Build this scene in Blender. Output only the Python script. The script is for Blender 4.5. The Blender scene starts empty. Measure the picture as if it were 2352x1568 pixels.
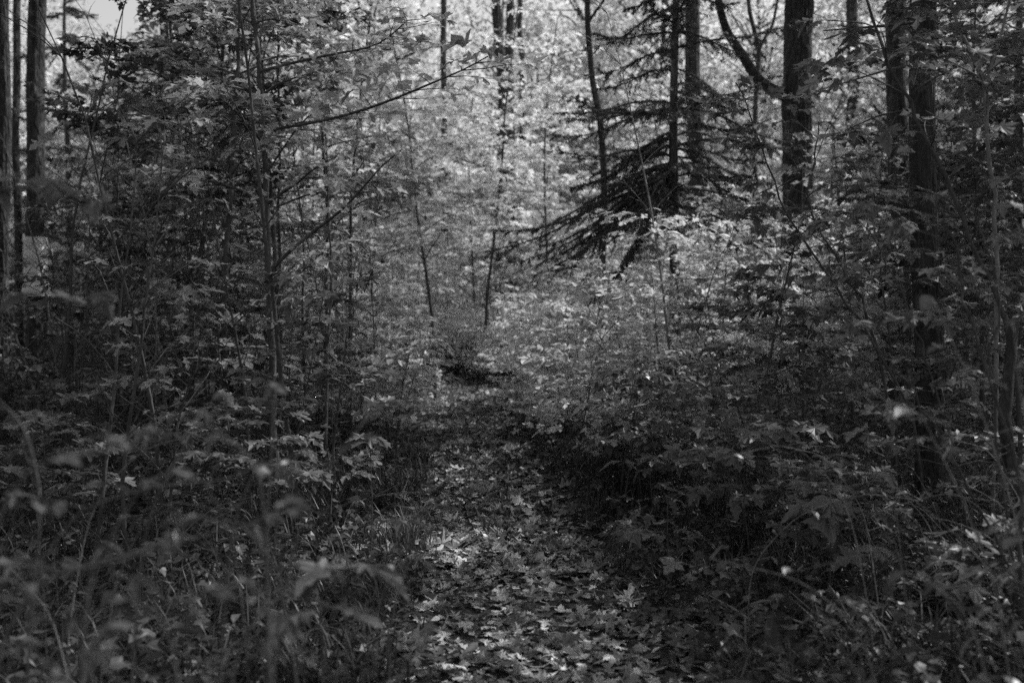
import bpy, math, random
import numpy as np
from mathutils import Matrix, Vector

rnd = random.Random(7)
rng = np.random.default_rng(11)
S = bpy.context.scene
COL = S.collection

# ------------------------------------------------------------------ camera, sky, sun, exposure
CAM_Z = 1.5
PITCH = math.radians(-2.1)
cam_d = bpy.data.cameras.new('camera')
cam = bpy.data.objects.new('camera', cam_d); COL.objects.link(cam)
cam.location = (0, 0, CAM_Z)
cam.rotation_euler = (math.radians(90) + PITCH, 0, 0)
cam_d.lens = 35; cam_d.sensor_width = 36
cam_d.clip_start = 0.05; cam_d.clip_end = 1200
cam_d.dof.use_dof = True; cam_d.dof.focus_distance = 6.3; cam_d.dof.aperture_fstop = 1.7
S.camera = cam

SUN_AZ, SUN_EL = math.radians(64), math.radians(50)      # azimuth from +Y towards +X
SUN_DIR = np.array([math.sin(SUN_AZ)*math.cos(SUN_EL), math.cos(SUN_AZ)*math.cos(SUN_EL), math.sin(SUN_EL)])
world = bpy.data.worlds.new('World'); S.world = world; world.use_nodes = True
wn = world.node_tree.nodes; wl = world.node_tree.links
bg = wn['Background']
sky = wn.new('ShaderNodeTexSky'); sky.sky_type = 'NISHITA'; sky.sun_disc = False
sky.sun_elevation = SUN_EL; sky.sun_rotation = SUN_AZ
sky.dust_density = 2.5; sky.air_density = 1.0
bw = wn.new('ShaderNodeRGBToBW')
wl.new(sky.outputs[0], bw.inputs[0]); wl.new(bw.outputs[0], bg.inputs[0])
bg.inputs[1].default_value = 0.15
sun_d = bpy.data.lights.new('sun', 'SUN'); sun_d.energy = 3.3; sun_d.angle = math.radians(0.5)
sun = bpy.data.objects.new('sun', sun_d); COL.objects.link(sun)
sun.rotation_euler = Vector(SUN_DIR).to_track_quat('Z', 'Y').to_euler()
S.view_settings.view_transform = 'Standard'; S.view_settings.look = 'None'
S.view_settings.exposure = 0.56; S.view_settings.gamma = 1.0; S.view_settings.use_curve_mapping = False
S.cycles.max_bounces = 6; S.cycles.diffuse_bounces = 3; S.cycles.glossy_bounces = 2
S.cycles.transmission_bounces = 4; S.cycles.transparent_max_bounces = 4
S.cycles.caustics_reflective = False; S.cycles.caustics_refractive = False
S.cycles.use_denoising = False

# ------------------------------------------------------------------ picture <-> place helpers
F = 35/36*2352
def at(px, py, Y):
    """the place at depth Y seen at a spot of the photograph (2352 x 1568 units)"""
    dx = (px-1176)/F; dz = (784-py)/F
    c, s = math.cos(PITCH), math.sin(PITCH)
    fy = c - dz*s; fz = s + dz*c
    return np.array([dx*Y/fy, Y, CAM_Z + fz*Y/fy])
def seen(p):
    x, y, z = p[0], p[1], p[2]-CAM_Z
    c, s = math.cos(PITCH), math.sin(PITCH)
    d = y*c + z*s; u = -y*s + z*c
    return 1176 + F*x/d, 784 - F*u/d

PY = [-5, 4, 5.7, 8.6, 11.4, 16, 18, 20, 24, 60]
PX = [.18, .10, 0, -.25, -.46, -.74, -1.1, -1.9, -5.5, -36]
def path_x(y): return np.interp(y, PY, PX)
def hgt(x, y):
    x = np.asarray(x, float); y = np.asarray(y, float)
    d = x - path_x(y)
    h = 0.03*np.sin(x*1.7+y*.6) * np.cos(y*1.1-x*.4) + 0.05*np.sin(x*.45+1)*np.cos(y*.37)
    h += 0.012*np.sin(x*7+y*3)*np.cos(y*5.3-x*4)
    bank = 1-np.exp(-(d/0.75)**4)
    h = h*(0.35+0.65*bank) + 0.07*bank - 0.03
    h += 0.02*np.clip(y-14, 0, 60)
    return h

# ------------------------------------------------------------------ materials (all greys: the place is seen in black and white)
def new_mat(name):
    m = bpy.data.materials.new(name); m.use_nodes = True
    nt = m.node_tree; nt.nodes.clear()
    out = nt.nodes.new('ShaderNodeOutputMaterial')
    return m, nt, out
def leaf_material(name, albedo, transl, rough=0.5, spots=0.5, spec=0.35):
    m, nt, out = new_mat(name); N = nt.nodes; L = nt.links
    at_ = N.new('ShaderNodeAttribute'); at_.attribute_name = 'tone'
    oi = N.new('ShaderNodeObjectInfo')
    mr = N.new('ShaderNodeMapRange'); mr.inputs[3].default_value = 0.78; mr.inputs[4].default_value = 1.25
    L.new(oi.outputs['Random'], mr.inputs[0])
    mul = N.new('ShaderNodeMath'); mul.operation = 'MULTIPLY'; L.new(at_.outputs['Fac'], mul.inputs[0]); L.new(mr.outputs[0], mul.inputs[1])
    tc = N.new('ShaderNodeTexCoord')
    no = N.new('ShaderNodeTexNoise'); no.inputs['Scale'].default_value = 95; no.inputs['Detail'].default_value = 1
    geo = N.new('ShaderNodeNewGeometry')
    L.new(geo.outputs['Position'], no.inputs['Vector'])
    sp = N.new('ShaderNodeMapRange'); sp.inputs[1].default_value = 0.60; sp.inputs[2].default_value = 0.68
    sp.inputs[3].default_value = 1.0; sp.inputs[4].default_value = 1.0-spots
    L.new(no.outputs['Fac'], sp.inputs[0])
    mul2 = N.new('ShaderNodeMath'); mul2.operation = 'MULTIPLY'; L.new(mul.outputs[0], mul2.inputs[0]); L.new(sp.outputs[0], mul2.inputs[1])
    mul3 = N.new('ShaderNodeMath'); mul3.operation = 'MULTIPLY'; mul3.inputs[1].default_value = albedo
    mul3.use_clamp = True; L.new(mul2.outputs[0], mul3.inputs[0])
    p = N.new('ShaderNodeBsdfPrincipled'); p.inputs['Roughness'].default_value = rough
    p.inputs['Specular IOR Level'].default_value = spec
    t = N.new('ShaderNodeBsdfTranslucent')
    L.new(mul3.outputs[0], p.inputs['Base Color']); L.new(mul3.outputs[0], t.inputs[0])
    mx = N.new('ShaderNodeMixShader'); mx.inputs[0].default_value = transl
    L.new(p.outputs[0], mx.inputs[1]); L.new(t.outputs[0], mx.inputs[2]); L.new(mx.outputs[0], out.inputs[0])
    return m
def bark_material(name, c0, c1, scale=14, stretch=0.25, bump=0.6, patch=None):
    m, nt, out = new_mat(name); N = nt.nodes; L = nt.links
    tc = N.new('ShaderNodeTexCoord'); mp = N.new('ShaderNodeMapping'); mp.inputs['Scale'].default_value = (1, 1, stretch)
    L.new(tc.outputs['Object'], mp.inputs[0])
    n1 = N.new('ShaderNodeTexNoise'); n1.inputs['Scale'].default_value = scale; n1.inputs['Detail'].default_value = 6
    n1.inputs['Distortion'].default_value = 0.8; n1.inputs['Roughness'].default_value = 0.65
    L.new(mp.outputs[0], n1.inputs[0])
    v = N.new('ShaderNodeTexVoronoi'); v.feature = 'DISTANCE_TO_EDGE'; v.inputs['Scale'].default_value = scale*1.6
    L.new(mp.outputs[0], v.inputs['Vector'])
    cr = N.new('ShaderNodeValToRGB'); e = cr.color_ramp.elements
    e[0].position = 0.33; e[0].color = (c0, c0, c0, 1); e[1].position = 0.72; e[1].color = (c1, c1, c1, 1)
    L.new(n1.outputs['Fac'], cr.inputs[0])
    last = cr.outputs[0]
    # pale lichen blotches
    n2 = N.new('ShaderNodeTexNoise'); n2.inputs['Scale'].default_value = 5; n2.inputs['Detail'].default_value = 4
    L.new(tc.outputs['Object'], n2.inputs[0])
    r2 = N.new('ShaderNodeMapRange'); r2.inputs[1].default_value = 0.58; r2.inputs[2].default_value = 0.66
    r2.inputs[3].default_value = 0; r2.inputs[4].default_value = 0.55; L.new(n2.outputs['Fac'], r2.inputs[0])
    mx = N.new('ShaderNodeMix'); mx.data_type = 'RGBA'; L.new(r2.outputs[0], mx.inputs['Factor'])
    L.new(last, mx.inputs[6]); q = patch or c1*1.7; mx.inputs[7].default_value = (q, q, q, 1)
    p = N.new('ShaderNodeBsdfPrincipled'); p.inputs['Roughness'].default_value = 0.85; p.inputs['Specular IOR Level'].default_value = 0.2
    L.new(mx.outputs[2], p.inputs['Base Color'])
    ad = N.new('ShaderNodeMath'); ad.operation = 'ADD'; L.new(n1.outputs['Fac'], ad.inputs[0]); L.new(v.outputs['Distance'], ad.inputs[1])
    b = N.new('ShaderNodeBump'); b.inputs['Strength'].default_value = bump; b.inputs['Distance'].default_value = 0.06
    L.new(ad.outputs[0], b.inputs['Height']); L.new(b.outputs[0], p.inputs['Normal'])
    L.new(p.outputs[0], out.inputs[0])
    return m
M = {
    'maple': leaf_material('maple_leaf', 0.36, 0.42, 0.45),
    'maple_mid': leaf_material('yellow_maple_leaf_painted_sun', 0.66, 0.48, 0.5, 0.3),  # yellow maple, albedo raised to paint in the sunlit centre
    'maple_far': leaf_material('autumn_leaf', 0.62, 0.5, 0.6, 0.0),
    'shade_painted': leaf_material('leaf_with_painted_shade', 0.10, 0.35, 0.42, 0.4),  # darker leaf copy, shade of the outer sides put into the albedo
    'fallen': leaf_material('fallen_leaf', 0.34, 0.1, 0.5, 0.55),
    'maple_near': leaf_material('maple_leaf_painted_shade', 0.16, 0.35, 0.45),  # darker maple copy, shade of the foreground put into the colour
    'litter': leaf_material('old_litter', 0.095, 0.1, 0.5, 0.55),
    'herb': leaf_material('herb_leaf', 0.075, 0.3, 0.4, 0.3),
    'bramble': leaf_material('bramble_leaf', 0.11, 0.25, 0.35, 0.3, 0.5),
    'grass': leaf_material('grass_blade', 0.06, 0.25, 0.4, 0.0),
    'needle': leaf_material('spruce_needle', 0.10, 0.1, 0.5, 0.0),
    'bark': bark_material('rough_bark', 0.02, 0.10, 14, 0.22, 1.0),
    'bark_far': bark_material('far_bark', 0.03, 0.08, 6, 0.25, 0.5),
    'birch_and_sun_patch': bark_material('pale_bark_and_painted_sun', 0.60, 0.85, 9, 1.6, 0.4, 0.10),  # pale bark, also paints the sunlit patch on the far-left trunk
    'twig': bark_material('twig_bark', 0.05, 0.12, 30, 0.3, 0.3, 0.3),
    'twig_pale': bark_material('twig_bark_painted_sun', 0.14, 0.30, 30, 0.3, 0.3, 0.08),
    'cane': bark_material('cane_bark', 0.07, 0.18, 30, 0.3, 0.2, 0.3),
}
def ground_material():
    m, nt, out = new_mat('forest_soil'); N = nt.nodes; L = nt.links
    tc = N.new('ShaderNodeTexCoord')
    a = N.new('ShaderNodeTexNoise'); a.inputs['Scale'].default_value = 3; a.inputs['Detail'].default_value = 8
    b = N.new('ShaderNodeTexNoise'); b.inputs['Scale'].default_value = 60; b.inputs['Detail'].default_value = 5
    for n in (a, b): L.new(tc.outputs['Object'], n.inputs[0])
    mu = N.new('ShaderNodeMath'); mu.operation = 'MULTIPLY'; L.new(a.outputs['Fac'], mu.inputs[0]); L.new(b.outputs['Fac'], mu.inputs[1])
    cr = N.new('ShaderNodeValToRGB'); e = cr.color_ramp.elements
    e[0].position = 0.12; e[0].color = (.018,)*3+(1,); e[1].position = 0.42; e[1].color = (.10,)*3+(1,)
    L.new(mu.outputs[0], cr.inputs[0])
    p = N.new('ShaderNodeBsdfPrincipled'); p.inputs['Roughness'].default_value = 0.9
    p.inputs['Specular IOR Level'].default_value = 0.2
    L.new(cr.outputs[0], p.inputs['Base Color'])
    bu = N.new('ShaderNodeBump'); bu.inputs['Strength'].default_value = 0.8; bu.inputs['Distance'].default_value = 0.02
    L.new(b.outputs['Fac'], bu.inputs['Height']); L.new(bu.outputs[0], p.inputs['Normal']); L.new(p.outputs[0], out.inputs[0])
    return m
M['soil'] = ground_material()

# ------------------------------------------------------------------ mesh helpers
def nrm(v): return v/np.maximum(np.linalg.norm(v, axis=-1, keepdims=True), 1e-9)
class MB:
    """collects triangles and links them as ONE mesh object"""
    def __init__(s): s.V = []; s.T = []; s.C = []; s.n = 0
    def add(s, V, T, tone=1.0):
        V = np.asarray(V, float).reshape(-1, 3); T = np.asarray(T, int).reshape(-1, 3)
        s.V.append(V); s.T.append(T+s.n); s.n += len(V)
        s.C.append(np.broadcast_to(np.asarray(tone, float), (len(V),)).copy())
    def mesh(s, name, mat, smooth=False):
        me = bpy.data.meshes.new(name)
        V = np.concatenate(s.V); T = np.concatenate(s.T); C = np.concatenate(s.C)
        me.vertices.add(len(V)); me.vertices.foreach_set('co', V.ravel())
        me.loops.add(len(T)*3); me.loops.foreach_set('vertex_index', T.ravel().astype(np.int32))
        me.polygons.add(len(T)); me.polygons.foreach_set('loop_start', np.arange(0, len(T)*3, 3, dtype=np.int32))
        me.polygons.foreach_set('use_smooth', np.full(len(T), smooth))
        a = me.attributes.new('tone', 'FLOAT', 'POINT'); a.data.foreach_set('value', C)
        me.materials.append(mat); me.update()
        return me
    def tube(s, P, R, sides=6, ridge=None):
        P = np.asarray(P, float); R = np.asarray(R, float); k = len(P)
        tan = nrm(np.gradient(P, axis=0))
        ref = np.array([0.31, 0.95, 0.05]) if abs(tan[:, 2]).mean() > .6 else np.array([0.05, 0.1, 1.0])
        a = nrm(np.cross(tan, ref)); b = np.cross(tan, a)
        th = np.linspace(0, 2*math.pi, sides, endpoint=False)
        rr = R[:, None]*np.ones((k, sides))
        if ridge is not None: rr = ridge(rr, th, P)
        V = P[:, None, :] + rr[..., None]*(np.cos(th)[None, :, None]*a[:, None, :] + np.sin(th)[None, :, None]*b[:, None, :])
        i = np.arange(k-1)[:, None]*sides; j = np.arange(sides)[None, :]; j2 = (j+1) % sides
        q = np.stack([i+j, i+j2, i+sides+j2, i+sides+j], -1).reshape(-1, 4)
        s.add(V.reshape(-1, 3), np.concatenate([q[:, [0, 1, 2]], q[:, [0, 2, 3]]]))
    def leaves(s, tmpl, P, D, U, size, tone):
        """many leaves: base P, tip direction D, normal roughly U"""
        tv, tf = tmpl
        D = nrm(D); X = nrm(np.cross(D, U)); Z = np.cross(X, D)
        V = P[:, None, :] + size[:, None, None]*(tv[None, :, 0:1]*X[:, None, :] + tv[None, :, 1:2]*D[:, None, :] + tv[None, :, 2:3]*Z[:, None, :])
        n, k = len(P), len(tv)
        T = (tf[None]+np.arange(n)[:, None, None]*k).reshape(-1, 3)
        s.add(V.reshape(-1, 3), T, np.repeat(tone, k))

def link(name, me, parent=None):
    o = bpy.data.objects.new(name, me); COL.objects.link(o)
    if parent is not None: o.parent = parent
    return o
def tag(o, label=None, cat=None, group=None, kind=None):
    if label: o['label'] = label
    if cat: o['category'] = cat
    if group: o['group'] = group
    if kind: o['kind'] = kind
    return o
def empty(name, loc=(0, 0, 0), rz=0.0, sc=1.0):
    o = bpy.data.objects.new(name, None); COL.objects.link(o)
    o.location = loc; o.rotation_euler = (0, 0, rz); o.scale = (sc, sc, sc); o.empty_display_size = .1
    return o

# ------------------------------------------------------------------ leaf shapes (base at origin, tip along +Y)
def outline(right, centre, cup=0.0, fold=0.0, droop=0.0, wob=0.0, sd=0, petiole=0.0):
    R = np.array(right); L = R[::-1].copy(); L[:, 0] *= -1
    L = L[1:] if R[-1][0] == 0 else L
    O = np.concatenate([R, L]); r = np.random.default_rng(sd)
    V = np.concatenate([[centre], O])
    V[1:] += r.normal(0, 0.02 if wob else 0, (len(O), 2))
    d = np.linalg.norm(V-np.array(centre), axis=1)
    z = cup*d**2 + fold*np.abs(V[:, 0]) - droop*np.clip(V[:, 1], 0, None)**2
    z = z + r.normal(0, wob, len(V))*d
    V3 = np.column_stack([V, z]); n = len(O)
    T = [[0, i+1, i+2] for i in range(n-1)] + [[0, n, 1]]
    if petiole:
        k = len(V3)
        V3 = np.concatenate([V3, [[-.012, -petiole, .10*petiole], [.012, -petiole, .10*petiole], [.012, .1, 0], [-.012, .1, 0]]])
        T += [[k, k+1, k+2], [k, k+2, k+3]]
    return V3, np.array(T)
HI = [(.03, -.02), (.18, -.13), (.37, -.12), (.29, .02), (.22, .09), (.41, .13), (.49, .23), (.66, .41), (.46, .42), (.36, .50), (.17, .44), (.20, .60), (.32, .71), (.17, .76), (.10, .88), (0, 1.03)]
MID = [(.30, -.11), (.20, .09), (.60, .38), (.34, .47), (.17, .44), (.28, .70), (0, 1.0)]
LOW = [(.30, -.08), (.52, .38), (.17, .46), (0, 1.0)]
OVAL = [(.10, .03), (.27, .22), (.32, .45), (.22, .72), (0, 1.0)]
LANCE = [(.06, .05), (.14, .28), (.15, .5), (.09, .76), (0, 1.0)]
maple_hi = [outline(HI, (0, .14), *a) for a in [(.1, .10, .15, .05, 1, .7), (-.25, -.05, .1, .07, 2, .7), (.05, .22, .3, .06, 3, .7), (-.1, .0, .35, .1, 4, .7)]]
maple_fallen = [outline(HI, (0, .14), *a) for a in [(.25, .05, 0, .08, 5, .5), (-.35, .0, .0, .08, 6, .6), (.5, -.1, .0, .12, 7, .45), (.0, .35, .1, .08, 8, .6), (-.2, -.25, -.2, .12, 9, .0), (.7, .2, .2, .15, 10, .3), (.05, 0, 0, .06, 11, .8), (-.6, .1, .1, .1, 12, .2)]]
maple_mid = [outline(MID, (0, .14), *a) for a in [(.05, .12, .2, .05, 13, .55), (-.15, .0, .3, .06, 14, .55), (.0, .2, .1, .05, 15, .55)]]
maple_mid += [outline([(x*.78, y) for x, y in MID], (0, .14), .1, .3, .5, .08, 24, .5), outline([(x*1.05, y*.8) for x, y in MID], (0, .12), -.3, -.1, .1, .09, 25, .6), outline(MID, (0, .14), .4, .3, -.1, .1, 26, .5)]
maple_low = outline(LOW, (0, .14), .0, .12, .25)
leaf_far = (np.array([[0, -.06, 0], [.52, .32, .05], [.15, .46, 0], [0, 1.02, -.22], [-.15, .46, 0], [-.52, .32, .05]]), np.array([[0, 1, 2], [0, 2, 3], [0, 3, 4], [0, 4, 5]]))
oval_t = outline(OVAL, (0, .45), .1, .18, .3, .03, 16, .15)
lance_t = outline(LANCE, (0, .45), .0, .35, .6, .02, 17)
oval_low = outline([(.28, .25), (.24, .68), (0, 1.0)], (0, .45), .0, .2, .3)

def rot_z(v, a):
    c, s = math.cos(a), math.sin(a); return np.array([v[0]*c-v[1]*s, v[0]*s+v[1]*c, v[2]])

# ------------------------------------------------------------------ how a young maple grows
class Leafset:
    def __init__(s): s.P = []; s.D = []; s.U = []; s.S = []
    def arr(s): return np.array(s.P), np.array(s.D), np.array(s.U), np.array(s.S)
def twig_leaves(ls, r, p, d, size, pet=0.5, pair=True, pitch=-.14):
    """two opposite leaves (or one at the end) on a twig node, blades held near level"""
    for sgn in ((-1, 1) if pair else (0,)):
        a = math.atan2(d[1], d[0]) + sgn*r.uniform(.6, 1.25) + r.gauss(0, .2)
        sz = size*r.uniform(.45, 1.25)
        pd = np.array([math.cos(a), math.sin(a), r.uniform(-.15, .35)])
        b = p + pd*sz*pet
        pi = pitch + r.gauss(0, .3)
        ld = np.array([math.cos(a)*math.cos(pi), math.sin(a)*math.cos(pi), math.sin(pi)])
        u = np.array([r.gauss(0, .22), r.gauss(0, .22), 1.0])
        ls.P.append(b); ls.D.append(ld); ls.U.append(u); ls.S.append(sz)
def grow_branch(mb, ls, r, p0, az, el, L, r0, leaf, step, flat=.75, twigs=True, bare=0.0):
    k = 6; P = [np.array(p0, float)]; a, e = az, el
    for i in range(k-1):
        a += r.gauss(0, .12); e = e*flat + r.gauss(0, .07)
        P.append(P[-1] + np.array([math.cos(a)*math.cos(e), math.sin(a)*math.cos(e), math.sin(e)])*L/(k-1))
    P = np.array(P); mb.tube(P, np.linspace(r0, r0*.25, k), 4 if r0 < .012 else 5)
    seg = np.linspace(0, 1, k)
    if L < .18 or not twigs:
        if r.random() > bare:
            twig_leaves(ls, r, P[-1], P[-1]-P[-2], leaf, .5, True); twig_leaves(ls, r, P[-1], P[-1]-P[-2], leaf, .4, False)
            if L > .1: twig_leaves(ls, r, P[3], P[-1]-P[-2], leaf*.85)
        return
    n = max(2, int(L*.75/step))
    for i in range(n):
        t = .25 + .72*i/n + r.uniform(-.02, .02)
        q = np.array([np.interp(t, seg, P[:, j]) for j in range(3)])
        dd = P[min(k-1, int(t*(k-1))+1)]-P[int(t*(k-1))]; aa = math.atan2(dd[1], dd[0])
        for sgn in (-1, 1):
            if r.random() < .12: continue
            tl = (.16 + .38*L*(1-t))*r.uniform(.6, 1.15)
            grow_branch(mb, ls, r, q, aa+sgn*r.uniform(.6, 1.0), r.uniform(0, .3), tl, r0*.4, leaf, step*1.2, .6, L > .9 and tl > .3, bare)
    if r.random() > bare:
        twig_leaves(ls, r, P[-1], P[-1]-P[-2], leaf); twig_leaves(ls, r, P[-1], P[-1]-P[-2], leaf, .4, False)
def stem_path(r, H, wander=.04, lean=(0, 0), k=10):
    P = [np.zeros(3)]; d = np.array([lean[0], lean[1], 1.0])
    for i in range(k-1):
        d = d + np.array([r.gauss(0, wander), r.gauss(0, wander), 0]); P.append(P[-1]+nrm(d)*H/(k-1))
    P = np.array(P); P[0, 2] -= .06
    return P
def grow_maple(seed, H, base, spread, nb, leaf, r0, step=.16, lean=(0, 0), wander=.04, el=.75, bare=0.0, path=None, radii=None):
    r = random.Random(seed); mb = MB(); ls = Leafset()
    P = stem_path(r, H, wander, lean) if path is None else np.asarray(path, float)
    k = len(P); R = np.linspace(r0, r0*.22, k) if radii is None else np.asarray(radii)
    mb.tube(P, R, 7 if r0 > .02 else 5)
    sg = np.linspace(0, 1, k); az = r.uniform(0, 6.28)
    for i in range(nb):
        t = base + (1-base)*(i/max(1, nb))**.9
        q = np.array([np.interp(t, sg, P[:, j]) for j in range(3)]); rr = np.interp(t, sg, R)
        f = 1-.6*(t-base)/(1-base+1e-6)
        for sgn in (0, math.pi):
            if r.random() < .15: continue
            grow_branch(mb, ls, r, q, az+sgn+r.gauss(0, .25), el+r.gauss(0, .15), spread*f*r.uniform(.65, 1.15), rr*.55, leaf, step, .72, True, bare)
        az += 1.57+r.gauss(0, .3)
    twig_leaves(ls, r, P[-1], P[-1]-P[-2]+np.array([.1, 0, 0]), leaf)
    return mb, ls
def crown_mesh(name, ls, tmpls, mat, r, tv=.22):
    P, D, U, Z = ls.arr(); mb = MB(); g = np.random.default_rng(r)
    tone = np.clip(g.normal(1, tv, len(P)), .45, 1.7)
    w = g.integers(0, len(tmpls), len(P))
    for i, t in enumerate(tmpls):
        m_ = w == i
        if m_.any(): mb.leaves(t, P[m_], D[m_], U[m_], Z[m_], tone[m_])
    return mb.mesh(name, mat)

# single-leaf meshes shared by all leaf parts
def single(name, tmpl, mat, tone):
    mb = MB(); mb.add(tmpl[0], tmpl[1], tone); return mb.mesh(name, mat)
LEAF = [single('maple_leaf', t, M['maple_near'], c) for t, c in zip(maple_hi*2, (1, .8, 1.15, .92, 1.3, .7, 1.05, .88))]
FALLEN = [(single('fallen_leaf', t, M['fallen'], c), c) for t, c in zip(maple_fallen*3, (1, .6, 1.5, .8, .35, 1.15, .5, .9, .45, 1.9, .7, 1.2, .55, .85, 1.35, .65, .75, 1.05, .4, 2.1, .95, .6, 1.3, .5))]
OVAL_L = [single('bramble_leaf', oval_t, M['bramble'], c) for c in (1, .75, 1.3, .6, .9)] + [single('bramble_leaf', maple_mid[3], M['bramble'], c) for c in (.8, 1.1, 2.0)] + [single('bramble_leaf', lance_t, M['bramble'], c) for c in (.9, 1.4)]
LANCE_L = [single('long_leaf', lance_t, M['herb'], c) for c in (1, .8, 1.5)]
def frame_matrix(P, D, U, s):
    D = nrm(np.asarray(D, float)); X = nrm(np.cross(D, U)); Z = np.cross(X, D)
    m = Matrix.Identity(4)
    for i in range(3): m[i][0] = X[i]*s; m[i][1] = D[i]*s; m[i][2] = Z[i]*s; m[i][3] = P[i]
    return m
def leaf_part(name, me, P, D, U, s, parent):
    o = bpy.data.objects.new(name, me); COL.objects.link(o); o.parent = parent
    o.matrix_local = frame_matrix(P, D, U, s); return o

THINGS = []       # every plant built, for its label later: (root, dict of what it looks like)
def note(root, pos, h, kind, **kw): THINGS.append((root, dict(pos=np.array(pos, float), h=h, kind=kind, **kw)))

# ================================================================== THE GROUND
def axis(lo, hi, f0, f1, fine, coarse):
    a = [lo]
    while a[-1] < hi:
        x = a[-1]; d = 0 if f0 <= x <= f1 else min(abs(x-f0), abs(x-f1))
        a.append(x + fine + min(coarse, d*.25))
    return np.array(a)
gx = axis(-260, 260, -2.6, 2.6, .05, 12); gy = axis(-60, 420, 1.8, 12, .05, 12)
GX, GY = np.meshgrid(gx, gy)
GZ = hgt(GX, GY)
near = (np.abs(GX) < 3.5) & (GY < 14) & (GY > 1)
GZ = GZ + near*rng.normal(0, .004, GX.shape)
nxg = len(gx); ii, jj = np.meshgrid(np.arange(len(gy)-1), np.arange(nxg-1), indexing='ij')
q0 = (ii*nxg+jj).ravel()
mb = MB(); mb.add(np.stack([GX.ravel(), GY.ravel(), GZ.ravel()], 1), np.concatenate([np.stack([q0, q0+1, q0+nxg+1], 1), np.stack([q0, q0+nxg+1, q0+nxg], 1)]))
tag(link('ground', mb.mesh('ground', M['soil'], True)), kind='structure')

# ================================================================== BIG TREES
def ridged(depth, n=11, sd=0):
    def f(rr, th, P):
        z = P[:, 2][:, None]; t = th[None]
        w = np.sin(n*t + 1.3*np.sin(z*2.3+sd) + sd) + .6*np.sin((n*2-3)*t - z*6 + sd*2) + .5*np.sin(z*21+4*np.sin(t*3))
        return rr*(1+depth*w) * (1+.35*np.exp(-np.clip(z-P[0, 2], 0, 9)/.22)*(1+.35*np.sin(4*t+sd)))
    return f
def trunk_mesh(name, P, R, mat, sides=22, depth=.035, rings=90, sd=0, limbs=()):
    P = np.asarray(P, float); t = np.linspace(0, 1, len(P)); tt = np.linspace(0, 1, rings)**1.15
    PP = np.stack([np.interp(tt, t, P[:, i]) for i in range(3)], 1)
    PP[:, 0] += .012*np.sin(PP[:, 2]*1.9+sd); RR = np.interp(tt, np.linspace(0, 1, len(R)), R)
    mb = MB(); mb.tube(PP, RR, sides, ridged(depth, max(5, sides//2), sd))
    return mb.mesh(name, mat, False)

def leafy_crown(seed, n, rx, rz, leaf, clump=.55, nclump=70):
    """leaf clumps spread through a crown, denser outside, with gaps between"""
    g = np.random.default_rng(seed)
    c = g.normal(0, 1, (nclump, 3)); c = nrm(c)*(g.uniform(.25, 1, (nclump, 1))**.6)
    c *= np.array([rx, rx, rz]); cs = g.uniform(.6, 1.3, nclump)*clump
    w = g.integers(0, nclump, n)
    off = g.normal(0, 1, (n, 3))*np.array([1, 1, .45])*cs[w][:, None]
    P = c[w]+off
    a = g.uniform(0, 6.283, n); pi = g.normal(-.45, .45, n)
    D = np.stack([np.cos(a)*np.cos(pi), np.sin(a)*np.cos(pi), np.sin(pi)], 1)
    U = g.normal(0, .5, (n, 3)); U[:, 2] = 1
    ct = g.uniform(.55, 1.35, nclump)
    return P, D, U, g.uniform(.7, 1.3, n)*leaf, np.clip(ct[w]*g.normal(1, .2, n), .4, 1.7), c
def crown_limbs(mb, c, p0s, r0):
    g = random.Random(5)
    for q in c[::2]:
        p0 = min(p0s, key=lambda p: np.linalg.norm((q-p)*np.array([1, 1, .7])+np.array([0, 0, -.8])))
        m_ = (p0+q)/2+np.array([g.gauss(0, .2), g.gauss(0, .2), .25]); mb.tube([p0, m_, q], [r0, r0*.6, r0*.15], 4)

# crowns of the overstory, well above the picture; they shade the near part of the wood
CANOPY = []; CROWN_N = 4200
for sd in range(3):
    P, D, U, Z, tn, c = leafy_crown(40+sd, 5200, 3.6, 1.7, .17, .75, 60)
    mb = MB(); mb.leaves(leaf_far, P, D, U, Z, tn)
    ax = [np.array([0, 0, z]) for z in np.linspace(-2.6, 1.5, 6)]
    lm = MB(); crown_limbs(lm, c, ax, .05)
    CANOPY.append((mb.mesh('canopy_crown', M['maple_far']), lm.mesh('limb_mesh', M['bark_far'])))
GAPS = [((0.12, 4.3), .2), ((0.35, 4.05), .16), ((1.75, 4.2), .25), ((1.3, 3.9), .14), ((2.3, 4.6), .16), ((.6, 11.2), .5), ((1.4, 11.6), .4), ((-.7, 11.0), .16), ((-.3, 8.9), .3), ((-.4, 10.4), .5), ((-.7, 14.0), .5), ((.9, 9.6), .35), ((-.6, 12.6), .4), ((-1.7, 3.2), .2),
        ((-2.2, 8), .3), ((-.9, 14.5), .6), ((3.6, 9.5), .3), ((-3.6, 12), .5), ((2.3, 15), .7), ((-1.5, 17), .8), ((-6.0, 16), .4), ((-2.6, 5.5), .15), ((-8.05, 16.8, 2.3), .55), ((.1, 6.6), .13), ((-.2, 7.6), .12)] + [((random.Random(i*7+1).uniform(-4.5, 4.5), random.Random(i*5+2).uniform(5, 15), .9), random.Random(i+9).uniform(.1, .28)) for i in range(26)]
def open_gaps(P, shift, g):
    """which leaves are left, given the openings the sun comes through"""
    keep = g.random(len(P)) < 1; W = P+shift
    for gp_, rad in GAPS:
        o = np.array([gp_[0], gp_[1], gp_[2] if len(gp_) > 2 else .05]); d = W-o; t = d@SUN_DIR; dist = np.linalg.norm(d-t[:, None]*SUN_DIR, axis=1)
        keep &= ~((dist < rad*(1+.35*np.sin(7*np.arctan2(d[:, 0], d[:, 1])))+.08) & (t > 0))
    return keep
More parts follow.
